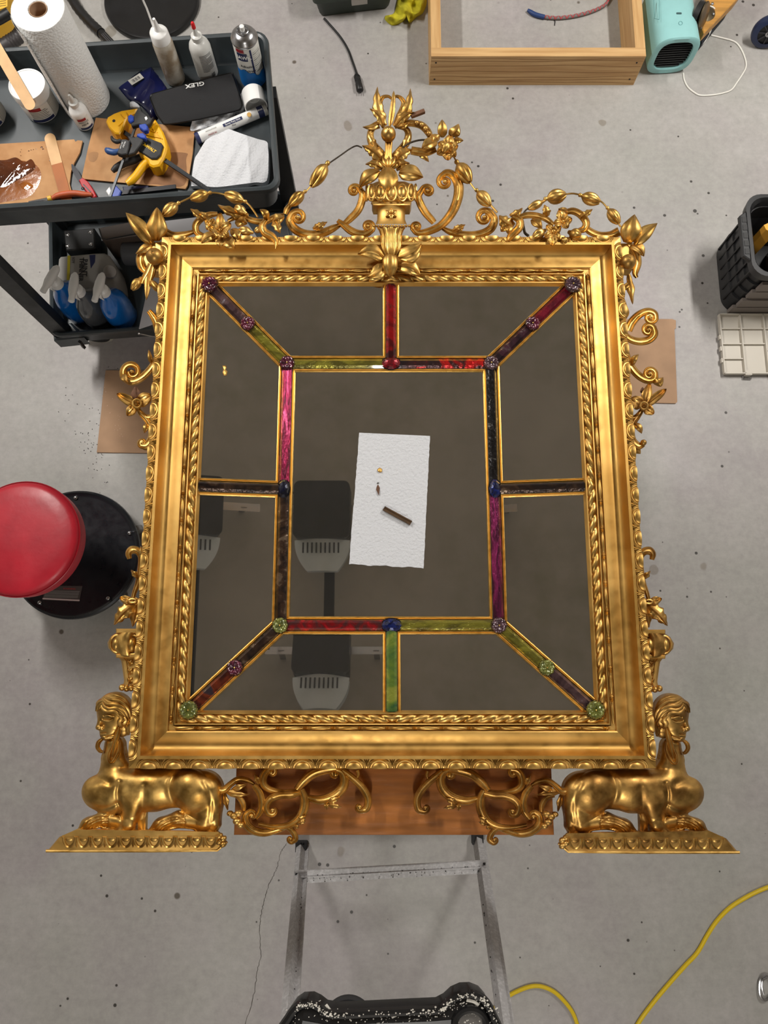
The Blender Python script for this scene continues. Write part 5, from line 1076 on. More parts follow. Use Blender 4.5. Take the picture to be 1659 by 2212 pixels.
for k in range(260):
    q_ = random.choice(cr(tray[3:-1], 6)); r_ = random.uniform(.0005, .0018); g.ell(P(q_[0] + random.gauss(0, 3), q_[1] + 3 + random.gauss(0, 3), zt_ + .0098), (r_ * 1.4, r_, .0016), 6, 4)
for k in range(420):
    a = random.uniform(612, 1078); b = 2150 + abs(random.gauss(0, 30)) + (28 if 700 < a < 960 else 8) + (20 if a < 640 or a > 1050 else 0)
    r_ = random.uniform(.0004, .0016); L_ = random.choice((1, 1, 1, 2.5)); g.ell(P(a, min(b, 2240), zt_ + .0006), (r_ * L_, r_, .0005), 6, 4, rz=random.uniform(.3, .9))
g.build('paint_spatter', SPW, lad, kind='stuff')
for pts, wd in (([(704, 2170), (716, 2185), (738, 2196), (762, 2196)], 6), ([(664, 2172), (658, 2170), (652, 2174)], 8), ([(846, 2198), (862, 2189)], 5), ([(1008, 2160), (1024, 2164), (1034, 2172)], 7), ([(950, 2176), (964, 2172)], 5)):
    scroll(pts, wd, zt_ + .001, h=2, name='paint_smear', mat=SPW, parent=lad)
fw = P(752, 2218, .86); fo = G().lathe(fw - Vector((0, 0, .02)), (0, 0, 1), [(0, .046), (.004, .052), (.014, .053), (.019, .049), (.02, .042), (.012, .038), (.012, .001)], 40, ripple=lambda t_, th: .0).build('rubber_knob', pm('dark_rubber', (40, 40, 42), .7), lad)
for k in range(40):
    a = 2 * PI * k / 40; G().ell((fw.x + .042 * math.cos(a), fw.y + .042 * math.sin(a), fw.z - .003), (.0022, .0022, .003), 6, 4).build('knob_tread', BLACK, fo) if 0 < a < PI else None
# yellow extension cord, carabiner
YEL = pm('yellow_cord', (222, 190, 24), .45)
cable('yellow_extension_cord', [(1010, 2260), (1048, 2214), (1060, 2190), (1075, 2172), (1098, 2152), (1120, 2140), (1146, 2131), (1170, 2131), (1196, 2142), (1218, 2162), (1236, 2186), (1247, 2214), (1258, 2260)], .0062, .0065, YEL, 'looped yellow extension cord on the floor next to the ladder rail', group='yellow cord runs')
cable('yellow_extension_cord', [(1362, 2240), (1384, 2202), (1414, 2162), (1446, 2124), (1480, 2086), (1506, 2058), (1528, 2020), (1548, 1990), (1575, 1962), (1605, 1942), (1640, 1924), (1690, 1905)], .0062, .0065, YEL, 'yellow extension cord running up to the right edge of the floor', group='yellow cord runs')
cb = thing('carabiner', 'steel carabiner lying on the floor at the right edge', 'carabiner', tuple(P(1650, 2136, 0)))
G().tube([P(*q, .009) for q in cr([(1662, 2112), (1652, 2108), (1643, 2114), (1640, 2130), (1642, 2150), (1650, 2160), (1662, 2154), (1668, 2140), (1664, 2112)], 5)], .0042, 8).build('body', STEEL, cb)
G().tube([P(*q, .013) for q in cr([(1656, 2112), (1647, 2118), (1646, 2134), (1650, 2148)], 5)], .003, 8).build('gate', STEEL, cb)
# ------------------------------------------------------------ tool cart
ZR = .83; Fr = P(606, 408, ZR); E1 = (P(0, 450, ZR) - Fr).normalized(); Br = P(578, 62, ZR); E2 = (Br - Fr).normalized(); WD = (Br - Fr).length; LC = .90
ct = thing('utility_cart', 'dark grey two-shelf plastic utility cart loaded with tools and supplies', 'cart', (Fr.x - .45, Fr.y + .2, 0))
def cpt(s, t, z): q = Fr + E1 * s + E2 * t; return Vector((q.x, q.y, z))
def trayring(o, s0, s1, t0, t1, z, r=.035, n=5):
    return [tuple(Vector((o.x, o.y, 0)) + E1 * a + E2 * b + Vector((0, 0, z))) for a, b in rrect(s0, t0, s1, t1, r, n)]
def tray(o, L_, W_, zr, zb, zf, name, mat):
    rows = [trayring(o, .022, L_ - .022, .022, W_ - .022, zb), trayring(o, .018, L_ - .018, .018, W_ - .018, zb + .004), trayring(o, .010, L_ - .010, .010, W_ - .010, zr - .022), trayring(o, .002, L_ - .002, .002, W_ - .002, zr - .020), trayring(o, 0, L_, 0, W_, zr - .012), trayring(o, .002, L_ - .002, .002, W_ - .002, zr - .003), trayring(o, .008, L_ - .008, .008, W_ - .008, zr), trayring(o, .014, L_ - .014, .014, W_ - .014, zr - .003, .028), trayring(o, .016, L_ - .016, .016, W_ - .016, zr - .012, .026), trayring(o, .020, L_ - .020, .020, W_ - .020, zf + .006, .022), trayring(o, .025, L_ - .025, .025, W_ - .025, zf, .018)]
    g = G(); g.grid(rows, close=True); nn = len(rows[0]); g.f.append(tuple(range(nn))); g.f.append(tuple(range(10 * nn, 11 * nn))); return g.build(name, mat, ct, angle=38)
ZT = .747
tray(Fr, LC, WD, ZR, .728, ZT - .001, 'top_tray', GREYP)
LO = .82; lo = P(106, 727, .27); lo = lo - E1 * LO
tray(lo, LO, WD, .27, .178, .19, 'lower_tray', GREYP)
pc = P(130, 711, .25)
for s, t in ((LO - .012, -.0), (.0, .02), (.0, WD - .03), (LO - .012, WD - .03)):
    a = (lo + E1 * s + E2 * t) if (s, t) != (LO - .012, -.0) else pc
    top = .735
    u = Matrix((E1, E2, Vector((0, 0, 1)))).transposed()
    g = G().box((a.x, a.y, (.20 + top) / 2), (.052, .036, top - .20), M=u); g.build('corner_post', GREYD, ct, smooth=False)
G().bar(Vector((pc.x, pc.y, .765)) , cpt(LC - .03, .004, .765), .05, .05).build('handle_bracket', GREYD, ct, smooth=False)
G().prism([tuple(pc + E1 * a + E2 * b)[:2] for a, b in ((-.07, -.026), (.03, -.03), (.035, .02), (-.03, .03))], .178, .235, .006).build('post_foot', GREYP, ct, smooth=False)
G().bar(P(172, 738, .262), P(182, 751, .20), .009, .009).build('tray_slot', BLACK, ct, smooth=False)
for s, t in ((LO - .09, .06), (.08, .06), (LO - .09, WD - .06), (.08, WD - .06)):
    a = lo + E1 * s + E2 * t if (s, t) != (LO - .09, .06) else P(208, 742, .06) + E2 * .045
    ax = (E2 * .97 - E1 * .12).normalized()
    w_ = G().lathe(Vector((a.x, a.y, .062)) - ax * .018, ax, [(0, .03), (.0, .055), (.004, .062), (.032, .062), (.036, .055), (.036, .03)], 34).build('caster_wheel', pm('cream_rubber', (176, 172, 160), .6), ct)
    G().lathe(Vector((a.x, a.y, .062)) - ax * .019, ax, [(0, .02), (0, .050), (.038, .050), (.038, .02)], 30).build('caster_hub', BLACK, w_)
    G().box((a.x, a.y, .15), (.07, .06, .056)).build('caster_fork', DARKM, ct, smooth=False); G().ell((a.x, a.y - .024, .062), (.008, .006, .008), 8, 6).build('axle_nut', STEEL, w_)
q = P(208, 742, .06) + E2 * .045 - E2 * .024
g = G(); g.v = [tuple(q + E1 * s + Vector((0, 0, z - q.z)) - E2 * t) for t in (0, .003) for s, z in ((.020, .150), (-.020, .150), (-.009, .052), (.009, .052))]; g.f = [(0, 1, 2, 3), (7, 6, 5, 4), (0, 4, 5, 1), (1, 5, 6, 2), (2, 6, 7, 3), (3, 7, 4, 0)]; g.build('caster_bracket', STEEL, ct, smooth=False)
# --- on the top tray
rb = P(187, 213, ZT); rl = .0645
tw = thing('paper_towel_roll', 'big white roll of quilted paper towels standing upright on the cart', 'paper towels', tuple(rb))
ROLL = pm('quilted_paper', (226, 226, 224), .9)
nt = ROLL.node_tree; tc = nt.nodes.new('ShaderNodeTexCoord'); v = nt.nodes.new('ShaderNodeTexVoronoi'); v.inputs['Scale'].default_value = 190; nt.links.new(tc.outputs['Object'], v.inputs['Vector']); bp = nt.nodes.new('ShaderNodeBump'); bp.inputs['Strength'].default_value = .8; bp.inputs['Distance'].default_value = .0015; bp.invert = True
nt.links.new(v.outputs['Distance'], bp.inputs['Height']); nt.links.new(bp.outputs[0], nt.nodes['Principled BSDF'].inputs['Normal'])
G().lathe(rb, (0, 0, 1), [(0, rl - .001), (.003, rl), (.277, rl), (.28, rl - .002), (.2795, rl * .98), (.2785, rl * .8), (.279, .024), (.276, .0215), (.20, .021)], 80).build('roll_body', ROLL, tw)
G().lathe(rb + Vector((0, 0, .2)), (0, 0, 1), [(0, .020), (.078, .020), (.0785, .0215), (.0785, .0205), (0, .0195)], 30, cap=False).build('core', CARD, tw)
rows = []
for i, z in enumerate(np.linspace(.001, .279, 24)):
    rows.append([(rb.x + (rl + .0012 + .010 * (k / 12) ** 2.2 + .002 * math.sin(i * .5 + k * .4) * (k / 12)) * math.cos(a), rb.y + (rl + .0012 + .010 * (k / 12) ** 2.2) * math.sin(a), rb.z + z) for k, a in enumerate(np.linspace(-2.9, -1.95, 13))])
G().grid(rows).build('loose_sheet_edge', ROLL, tw)
LW = pm('label_white', (226, 226, 220), .5); LBL = pm('label_navy', (32, 40, 82), .5); LGR = pm('label_grey', (168, 166, 158), .5); LRD = pm('label_red', (150, 30, 40), .5)
FROST = pm('frosted_plastic', (206, 206, 202), .35, alpha=1, rn=(18, .3, .5)); FROSTD = pm('frosted_dirty', (190, 184, 172), .4, noise=(26, .3), col2=(150, 134, 112), thr=(.42, .62))
def camphi(b): return math.atan2(-b[1], -b[0])
def tub_jar(name, base, r, h, lab, label=True):
    t = thing(name, lab, 'jar', tuple(base))
    G().lathe(base, (0, 0, 1), [(0, r * .93), (.003, r * .97), (h * .70, r), (h * .72, r * .97)], 48).build('jar_body', WHITE, t)
    G().lathe(base + Vector((0, 0, h * .72)), (0, 0, 1), [(0, r * 1.05), (h * .26, r * 1.05), (h * .28, r * 1.03), (h * .275, r * .97), (h * .26, r * .95), (h * .262, .001)], 60).build('jar_lid', WHITE, t)
    p = camphi(base)
    if label:
        z = base.z
        band(base, r + .0006, z + .006, z + h * .66, p - .9, p + 1.1, LW, t); band(base, r + .001, z + .006, z + h * .66, p + .45, p + 1.5, LGR, t)
        band(base, r + .0012, z + .007, z + .016, p - .9, p + .4, LBL, t); band(base, r + .0012, z + h * .5, z + h * .62, p - .8, p - .1, LRD, t)
        wraptext('RABBIT SKIN', base, r + .0014, z + h * .42, p - .25, .0075, INK, t) if 0 else None
        for k in range(6): band(base, r + .0013, z + .020 + k * .0048, z + .0212 + k * .0048, p - .8, p + .25 - .1 * (k % 2), INK, t, name='print_line')
        for k in range(8): band(base, r + .0013, z + .010 + k * .005, z + .0107 + k * .005, p + .5, p + 1.4, LW, t, name='print_line')
    return t
tub_jar('white_jar', P(92, 236, ZT), .046, .088, 'white lidded tub with a printed label beside the towel roll')
tub_jar('white_jar', P(-22, 252, ZT), .046, .078, 'white tub cut by the left edge of the picture', True)
def bottle(name, base, prof, mat, lab, cat='bottle'):
    t = thing(name, lab, cat, tuple(base)); G().lathe(base, (0, 0, 1), prof, 40).build('bottle_body', mat, t); return t
# small glue bottle
b0 = P(185, 268, ZT); h = .105; t = bottle('glue_bottle', b0, [(0, .021), (.003, .0235), (.052, .0235), (.060, .020), (.066, .013), (.070, .0115)], WHITE, 'small white glue bottle with a clear nozzle in front of the towel roll')
G().lathe(b0 + Vector((0, 0, .070)), (0, 0, 1), [(0, .0125), (.010, .0125), (.012, .008), (.020, .006), (.022, .0065), (.034, .003), (.035, .001)], 20).build('nozzle', FROST, t)
p = camphi(b0); band(b0, .0241, b0.z + .008, b0.z + .048, p - .75, p + .75, LW, t); band(b0, .0245, b0.z + .008, b0.z + .014, p - .75, p + .75, LBL, t); band(b0, .0245, b0.z + .037, b0.z + .045, p - .65, p + .3, LRD, t)
wraptext('HIDE', b0, .0247, b0.z + .024, p - .05, .0085, INK, t, bold=.02)
for k in range(2): band(b0, .0246, b0.z + .030 + k * .0035, b0.z + .0312 + k * .0035, p - .65, p + .5, INK, t, name='print_line')
# tall dirty squeeze bottle
b1 = P(380, 171, ZT); t = bottle('squeeze_bottle', b1, [(0, .024), (.004, .0265), (.12, .0265), (.128, .025), (.135, .022)], FROSTD, 'tall smeared squeeze bottle with a cut white nozzle on the cart')
G().lathe(b1 + Vector((0, 0, .130)), (0, 0, 1), [(0, .0245), (.022, .0235), (.026, .021), (.030, .009), (.034, .0075), (.062, .0035), (.063, .001)], 30).build('screw_cap', WHITE, t)
p = camphi(b1); 
g = G(); q0 = b1 + Vector((-.012, .010, .155)); g.tube([q0, q0 + Vector((-.004, .012, .045)), q0 + Vector((-.010, .020, .075))], .0026, 8); g.lathe(q0 + Vector((-.010, .020, .072)), (0, 0, 1), [(0, .006), (.012, .006), (.014, .002)], 12); g.build('dip_tube', WHITE, t)
# white bottle with the red tip
b2 = P(449, 158, ZT); t = bottle('red_tip_bottle', b2, [(0, .025), (.004, .0285), (.088, .0285), (.098, .026), (.108, .019), (.112, .0125)], FROST, 'white squeeze bottle with a red tipped nozzle between the other two bottles')
G().lathe(b2 + Vector((0, 0, .112)), (0, 0, 1), [(0, .014), (.012, .0145), (.014, .012), (.015, .007), (.036, .004)], 24).build('nozzle', FROST, t)
G().lathe(b2 + Vector((0, 0, .146)), (0, 0, 1), [(0, .0052), (.014, .0048), (.017, .003), (.0175, .0005)], 16).build('red_cap', pm('red_plastic', (206, 26, 34), .35), t)
p = camphi(b2)
for k in range(13): band(b2, .0290, b2.z + .034 + k * .0042, b2.z + .0354 + k * .0042, p - .35, p + (.85 if k % 5 else .3), INK, t, name='print_line')
for k in range(9): band(b2, .0291, b2.z + .010, b2.z + .024, p + .30 + k * .045, p + .30 + k * .045 + .012 * (1 + k % 3), INK, t, name='barcode_bar', n=2)
# aerosol can
b3 = P(548, 170, ZT); r = .0335; t = bottle('aerosol_can', b3, [(0, .031), (.003, r), (.132, r)], LW, 'aerosol can with white and navy label wrapped low in blue tape', 'can')
G().lathe(b3 + Vector((0, 0, .132)), (0, 0, 1), [(0, r * 1.02), (.003, r * 1.05), (.006, r * 1.02), (.008, r * .96), (.013, r * .90), (.019, r * .72), (.022, r * .50), (.0215, r * .48), (.026, r * .47), (.027, r * .43), (.0225, r * .36), (.0225, .006)], 48).build('steel_dome', STEEL, t)
G().lathe(b3 + Vector((0, 0, .150)), (0, 0, 1), [(0, .004), (.008, .004), (.008, .0062), (.019, .0060), (.020, .004)], 20).build('spray_button', WHITE, t)
BT = pm('painter_tape', (20, 104, 178), .55, bump=(40, .4, .001), noise=(8, .15)); p = camphi(b3)
rows = []
for zz in (0, 1): rows.append([(b3.x + (r + .0016) * math.cos(a), b3.y + (r + .0016) * math.sin(a), b3.z + (.004 if zz == 0 else .046 + .018 * max(0, math.sin((a - p) * 1.6 + 2.6)) + .003 * math.sin(a * 9))) for a in np.linspace(p - 2.4, p + 2.4, 50)])
G().grid(rows).build('blue_tape_wrap', BT, t)
band(b3, r + .0008, b3.z + .05, b3.z + .128, p + .12, p + .26, LBL, t); band(b3, r + .0008, b3.z + .094, b3.z + .118, p - .95, p - .12, LBL, t); band(b3, r + .0008, b3.z + .120, b3.z + .130, p - .95, p - .3, LRD, t)
wraptext('HAWK', b3, r + .0014, b3.z + .105, p - .50, .0150, WHITE, t, bold=.03); wraptext('Adhesive', b3, r + .0012, b3.z + .076, p - .30, .0100, INK, t, bold=.02); wraptext('Solvent', b3, r + .0012, b3.z + .062, p - .12, .0100, INK, t, bold=.02)
for k in range(11): band(b3, r + .0010, b3.z + .056 + k * .006, b3.z + .0572 + k * .006, p + .34, p + 1.15, LGR if k % 3 else INK, t, name='print_line')
# white cap lying on its side
ca, cb_ = P(545, 197, ZT + .031), P(553, 229, ZT + .031); d = (cb_ - ca).normalized()
cp = G().lathe(ca, d, [(0, .001), (0, .026), (.004, .0295), (.05, .0305), (.05, .0285), (.006, .0275), (.006, .001)], 40).build('spray_can_cap', WHITE); tag(cp, 'white aerosol cap lying on its side at the cart corner', 'cap')
G().lathe(ca + d * .006, d, [(0, .015), (.018, .015), (.018, .013), (.001, .013)], 26).build('inner_ring', WHITE, cp)
# navy plastic scraper card with barcode
NAVY = pm('navy_plastic', (16, 22, 74), .22, noise=(6, .3), coat=.6)
sc = cloth('navy_pouch', [(256, 190), (268, 180), (322, 144), (330, 150), (352, 178), (362, 200), (345, 215), (344, 250), (332, 262), (318, 244), (300, 226), (276, 214)], ZT + .001, lambda x, y, t: .012 * (1 - t ** 6) + .003 * math.sin(x * .12 + y * .08), NAVY, 'shiny navy plastic pouch with a barcode sticker beside the black case', 'pouch')
zz = ZT + .018; bq = [(276, 174), (302, 158), (311, 168), (285, 184)]; G().prism(pxs(bq, zz), zz - .0006, zz).build('sticker', LGR, sc, smooth=False)
for k in range(9):
    a = .2 + k * .07; pA = P(276 + 26 * a + 2, 174 - 16 * a + 2.5, zz + .0004); pB = P(285 + 26 * a - 2, 184 - 16 * a - 2.5, zz + .0004); G().bar(pA, pB, .0007 * (1 + k % 3), .0003).build('barcode_bar', INK, sc, smooth=False)
# black zip case
ZCASE = ZT + .034; cs = thing('zip_case', 'black fabric zip case with small white logo lying on the cart', 'case', tuple(P(430, 215, ZT)))
FAB = pm('black_fabric', (26, 26, 28), .9, bump=(500, .6, .001)); poly = cr([(326, 214), (328, 205), (345, 199), (420, 178), (492, 160), (503, 163), (512, 190), (522, 222), (520, 233), (505, 240), (430, 257), (362, 268), (350, 262), (334, 240)], 3)[:-1]
g = G(); c_ = sum(poly) / len(poly); rows = []
for s, z in ((1, ZT + .002), (1.01, ZT + .016), (1, ZCASE - .006), (.985, ZCASE - .001), (.95, ZCASE), (.6, ZCASE + .001), (.01, ZCASE + .0015)): rows.append([tuple(P(c_[0] + (q[0] - c_[0]) * s, c_[1] + (q[1] - c_[1]) * s, z)) for q in poly])
g.grid(rows, close=True); g.build('case_body', FAB, cs)
G().tube([P(*q, ZCASE - .008) for q in [c_ + (q - c_) * 1.012 for q in poly] + [c_ + (poly[0] - c_) * 1.012]], .0018, 5).build('zip', pm('zip_black', (14, 14, 15), .4), cs)
text('GLEX', P(421, 183, ZCASE + .0018), rad(180 + 12), .017, WHITE, cs, bold=.02, sx=1.25); text('outdoor', P(414, 187.5, ZCASE + .0018), rad(180 + 12), .006, WHITE, cs)
# cardboard pads, glue and sticks
BRN = pm('brown_cardboard', (190, 146, 100), .8, noise=(14, .3), bump=(120, .2, .0006), col2=(164, 118, 74))
k1 = sheet('cardboard_pad', [(-120, 318), (110, 304), (160, 301), (163, 306), (168, 303), (178, 304), (172, 330), (160, 352), (153, 372), (150, 396), (155, 416), (120, 428), (0, 446), (-120, 458)], ZT + .001, .004, BRN, 'cardboard pad smeared with brown glue on the left of the cart', 'cardboard')
k2 = sheet('cardboard_pad', [(207, 254), (300, 264), (421, 275), (416, 330), (405, 400), (400, 408), (280, 396), (176, 386), (190, 320)], ZT + .001, .004, BRN, 'stained cardboard pad under the yellow and black clamps', 'cardboard')
GLUE = pm('brown_glue', (92, 48, 24), .08, noise=(16, .5), col2=(60, 28, 14), coat=1, bump=(22, .9, .004)); AMB = pm('amber_glue', (150, 88, 34), .15, noise=(12, .5), col2=(112, 60, 22), coat=.8, bump=(30, .5, .002))
def puddle(name, outl, z, hh, mat, par):
    o2 = cr(outl + [outl[0]], 5)[:-1]; c_ = sum(o2) / len(o2); rows = []
    for s in (1, .93, .75, .5, .25, .02): rows.append([tuple(P(c_[0] + (q[0] - c_[0]) * s, c_[1] + (q[1] - c_[1]) * s, z + hh * (1 - s ** 4) * (1 + .5 * math.sin((c_[0] + (q[0] - c_[0]) * s) * .35) * math.cos((c_[1] + (q[1] - c_[1]) * s) * .3)))) for q in o2])
    G().grid(rows, close=True).build(name, mat, par)
puddle('glue_film', [(-40, 352), (20, 345), (70, 352), (88, 372), (84, 398), (62, 425), (10, 436), (-40, 440)], ZT + .0052, .0008, AMB, k1)
puddle('glue_puddle', [(-20, 344), (10, 346), (34, 340), (52, 350), (68, 344), (76, 362), (60, 378), (36, 392), (8, 404), (-20, 402)], ZT + .0058, .0022, GLUE, k1)
puddle('glue_puddle', [(40, 398), (56, 392), (72, 402), (60, 410), (48, 408)], ZT + .006, .0014, AMB, k1)
g = G()
for x, y, r_ in ((62, 326, 2), (67, 324, 1.6), (72, 323, 1.4), (78, 322, 1.2), (90, 318, 3), (93, 322, 2.4), (44, 328, 1.4), (46, 323, 1), (108, 342, 2), (107, 347, 1.6), (45, 336, 1.2), (100, 317, 1.2)): g.ell(P(x, y, ZT + .0054), (r_ * .001, r_ * .0008, .0005), 8, 4)
g.build('glue_drops', GLUE, k1)
puddle('water_stain', [(191, 332), (200, 328), (212, 330), (210, 342), (202, 350), (192, 346)], ZT + .0052, .0002, pm('stain_tan', (150, 108, 66), .7), k2)
puddle('water_stain', [(330, 330), (400, 330), (402, 345), (398, 400), (340, 398), (310, 392)], ZT + .0052, .0002, pm('stain_brown', (140, 96, 58), .7, noise=(14, .25)), k2)
STK = pm('birch_stick', (214, 172, 122), .6, noise=(3, .15), stretch=(8, 8, 8)); STG = pm('glue_soaked_stick', (172, 96, 30), .6, noise=(8, .3))
def stick(name, a, b, wd, z0, z1, mat, lab, split=None):
    t = thing(name, lab, 'stick', tuple(P(*a, z0))); a = np.array(a, float); b = np.array(b, float); d = (b - a) / np.linalg.norm(b - a); n_ = np.array([-d[1], d[0]]); L_ = np.linalg.norm(b - a); r = wd / 2
    def seg(s0, s1, nm, m, c0, c1):
        pl = []
        if c0: pl += [(s0 + r - r * math.cos(x), r * math.sin(x)) for x in np.linspace(-PI / 2, PI / 2, 9)][::1]
        else: pl += [(s0, -r), (s0, r)]
        if c1: pl += [(s1 - r + r * math.cos(x), r * math.sin(x)) for x in np.linspace(PI / 2, -PI / 2, 9)]
        else: pl += [(s1, r), (s1, -r)]
        v = []
        for up in (0, .0018):
            for s, q in pl: zz = z0 + (z1 - z0) * s / L_ + up; pp = a + d * s + n_ * q; v.append(tuple(P(pp[0], pp[1], zz)))
        n = len(pl); g = G(); g.v = v; g.f = [(i, (i + 1) % n, n + (i + 1) % n, n + i) for i in range(n)] + [tuple(reversed(range(n))), tuple(range(n, 2 * n))]; g.build(nm, m, t, smooth=False)
    if split: seg(0, L_ * split, 'dry_end', mat, True, False); seg(L_ * split, L_, 'glued_end', STG, False, True)
    else: seg(0, L_, 'blade', mat, True, True)
stick('craft_stick', (-22, 78), (70, 236), 24, ZT + .0895, ZT + .0895, STK, 'pale craft stick resting across the lid of the white tub')
stick('craft_stick', (105, 288), (147, 444), 24, ZT + .0052, ZT + .0052, STK, 'craft stick with an amber glued end on the cardboard pad', .42)
# folding knife, orange handled cutters
kn = thing('folding_knife', 'open red folding knife with a black blade on the cart', 'knife', tuple(P(180, 390, ZT))); KR = pm('knife_red', (170, 18, 30), .5)
G().prism(pxs([(154, 355), (156, 354), (166, 364), (174, 378), (178, 388), (170, 392), (162, 381), (155, 366)], ZT + .008), ZT + .006, ZT + .008).build('blade', pm('black_blade', (28, 28, 30), .3, .8), kn, smooth=False)
G().prism(pxs([(170, 388), (178, 383), (190, 392), (202, 410), (208, 424), (200, 428), (188, 416), (176, 402)], ZT + .012), ZT + .001, ZT + .012, .002).build('grip', KR, kn, angle=30)
G().ell(P(179, 407, ZT + .013), (.0045, .0045, .002), 12, 6).build('pivot', BLACK, kn); G().bar(P(180, 398, ZT + .0125), P(196, 415, ZT + .0125), .003, .001).build('clip', BLACK, kn, smooth=False)
pl_ = thing('snip_pliers', 'long nosed pliers with an orange grip along the cart rim', 'pliers', tuple(P(150, 424, ZT)))
G().tube([P(*q, ZT + .014) for q in cr([(110, 430), (124, 423), (145, 419), (165, 418), (182, 420), (199, 421)], 5)], [.004, .0075, .0085, .0080, .0075, .005], 12).build('orange_grip', pm('orange_rubber', (186, 84, 40), .55, noise=(30, .2)), pl_)
G().tube([P(104, 430, ZT + .014), P(112, 428, ZT + .014)], .007, 12).build('yellow_collar', pm('yellow_rubber', (214, 170, 50), .5), pl_)
for a, b in (((104, 430), (62, 436)), ((104, 434), (84, 438))): G().tube([P(*a, ZT + .012), P(*b, ZT + .010)], [.004, .0016], 8).build('jaw', STEEL, pl_)
# epoxy tube
ea, eb = P(424, 300, ZT + .0145), P(575, 236, ZT + .0145); d = (eb - ea); L_ = d.length; d.normalize()
ep = G().lathe(ea, d, [(0, .0138), (L_, .0138)], 30).build('putty_tube', WHITE); tag(ep, 'white epoxy putty tube with navy end bands on the cart', 'tube')
for s0, s1, m in ((-.0006, .010, LBL), (L_ * .875, L_ * .955, LBL), (L_ * .96, L_ + .0006, LGR), (L_ * .40, L_ * .665, None)):
    if m: G().lathe(ea + d * s0, d, [(0, .0142), (s1 - s0, .0142)], 30).build('end_band', m, ep)
ang = math.atan2(d.y, d.x); up = Vector((0, 0, 1)); side = d.cross(up).normalized()
def tubtext(s, along, around, size, mat, bold=0):
    nrm = (up * math.cos(around) + side * math.sin(around)); yv = nrm.cross(d)
    M = Matrix.Identity(4); M.col[0][:3] = d; M.col[1][:3] = yv; M.col[2][:3] = nrm; M.col[3][:3] = ea + d * along + nrm * .0147
    text(s, None, 0, size, mat, ep, M=M, bold=bold)
M3 = Matrix((d, up.cross(d), up)).transposed(); tt = .42; nrm = up * math.cos(tt) + side * math.sin(tt); M3 = Matrix((d, nrm.cross(d), nrm)).transposed()
G().box(ea + d * (L_ * .52) + nrm * .0138, (L_ * .27, .0075, .0012), M=M3).build('name_panel', LBL, ep, smooth=False)
tubtext('Epoxy Putty Stick', L_ * .52, .42, .0062, WHITE, .01); tubtext('Pine', L_ * .52, 1.0, .0062, INK); tubtext('MADE IN', L_ * .22, .95, .0060, LRD); tubtext('INSTRUCTIONS', L_ * .22, .2, .0045, LGR); tubtext('REPAIR +', L_ * .915, .4, .0052, WHITE)
G().lathe(ea + d * (L_ * .755) + nrm * .0142, nrm, [(0, .0058), (.0006, .0058)], 18).build('wood_swatch', pm('pine_swatch', (204, 160, 86), .6), ep)
# crumpled white sheets
cloth('folded_paper_sheet', [(413, 402), (414, 385), (420, 345), (428, 330), (446, 300), (466, 271), (472, 270), (520, 288), (556, 300), (576, 306), (579, 320), (580, 345), (576, 390), (550, 394), (520, 398), (470, 404), (440, 402)], ZT + .001, lambda x, y, t: .012 + .010 * max(0, math.sin((x - 430) * .028)) * (1 - .5 * t) + (.030 * max(0, (x - 540) / 50) * max(0, 1 - abs(y - 340) / 70)) + .0015 * math.sin(x * .2 + y * .1), PAPER, 'folded white shop towel at the front right corner of the cart', 'shop towel')
cloth('crumpled_tissue', [(415, 262), (450, 258), (478, 246), (486, 237), (500, 240), (516, 244), (528, 230), (532, 200), (526, 196), (518, 232), (480, 262), (440, 276), (412, 282)], ZT + .001, lambda x, y, t: .010 + .006 * math.sin(x * .2) * math.cos(y * .17), PAPER, 'thin crumpled tissue between the black case and the putty tube', 'tissue')
cloth('paper_scrap', [(280, 222), (288, 216), (296, 222), (302, 232), (292, 236), (282, 232)], ZT + .001, lambda x, y, t: .010 * (1 - t ** 3), PAPER, 'small white paper scrap under the navy pouch', 'paper')
# --- clamps
YP = pm('yellow_plastic', (240, 178, 12), .4, noise=(20, .08)); RUB = pm('soft_black', (32, 32, 33), .6, rn=(30, .5, .7)); BLU = pm('blue_plastic', (22, 62, 160), .4)
cl = thing('bar_clamp', 'large yellow and black trigger bar clamp on the stained cardboard', 'clamp', tuple(P(320, 310, ZT)))
zc = ZT + .006
def plate(pts, z0, z1, nm, m, par, ins=.002, ang_=35): return G().prism(pxs(pts, z1), z0, z1, ins).build(nm, m, par, angle=ang_)
G().bar(P(262, 282, zc + .020), P(452, 412, zc + .030), .0105, .006).build('bar', pm('black_steel_bar', (44, 46, 48), .35, .6), cl, smooth=False)
G().bar(P(345, 342, zc + .030), P(450, 411, zc + .034), .004, .001).build('bar_groove', DARKM, cl, smooth=False)
for q in ((422, 391), (436, 400)): G().ell(P(*q, zc + .0335), (.0018, .0018, .001), 8, 4).build('bar_hole', BLACK, cl)
plate([(228, 262), (232, 252), (246, 244), (262, 238), (288, 234), (297, 233), (292, 243), (276, 250), (270, 262), (264, 280), (258, 289), (248, 288), (234, 274)], zc, zc + .034, 'fixed_jaw', YP, cl, .003)
G().lathe(P(246, 261, zc + .0341), (0, 0, 1), [(0, .0042), (.0003, .0042)], 14).build('jaw_hole', BLACK, cl)
for a, b in (((262, 246), (270, 256)), ((274, 242), (280, 250)), ((256, 272), (266, 262))): G().bar(P(*a, zc + .035), P(*b, zc + .035), .0018, .003).build('jaw_rib', YP, cl, smooth=False)
plate([(334, 256), (342, 268), (352, 284), (358, 300), (361, 318), (358, 330), (352, 344), (344, 357), (330, 360), (322, 356), (318, 346), (300, 332), (299, 322), (306, 306), (314, 290), (322, 272)], zc, zc + .038, 'slide_body', YP, cl, .004)
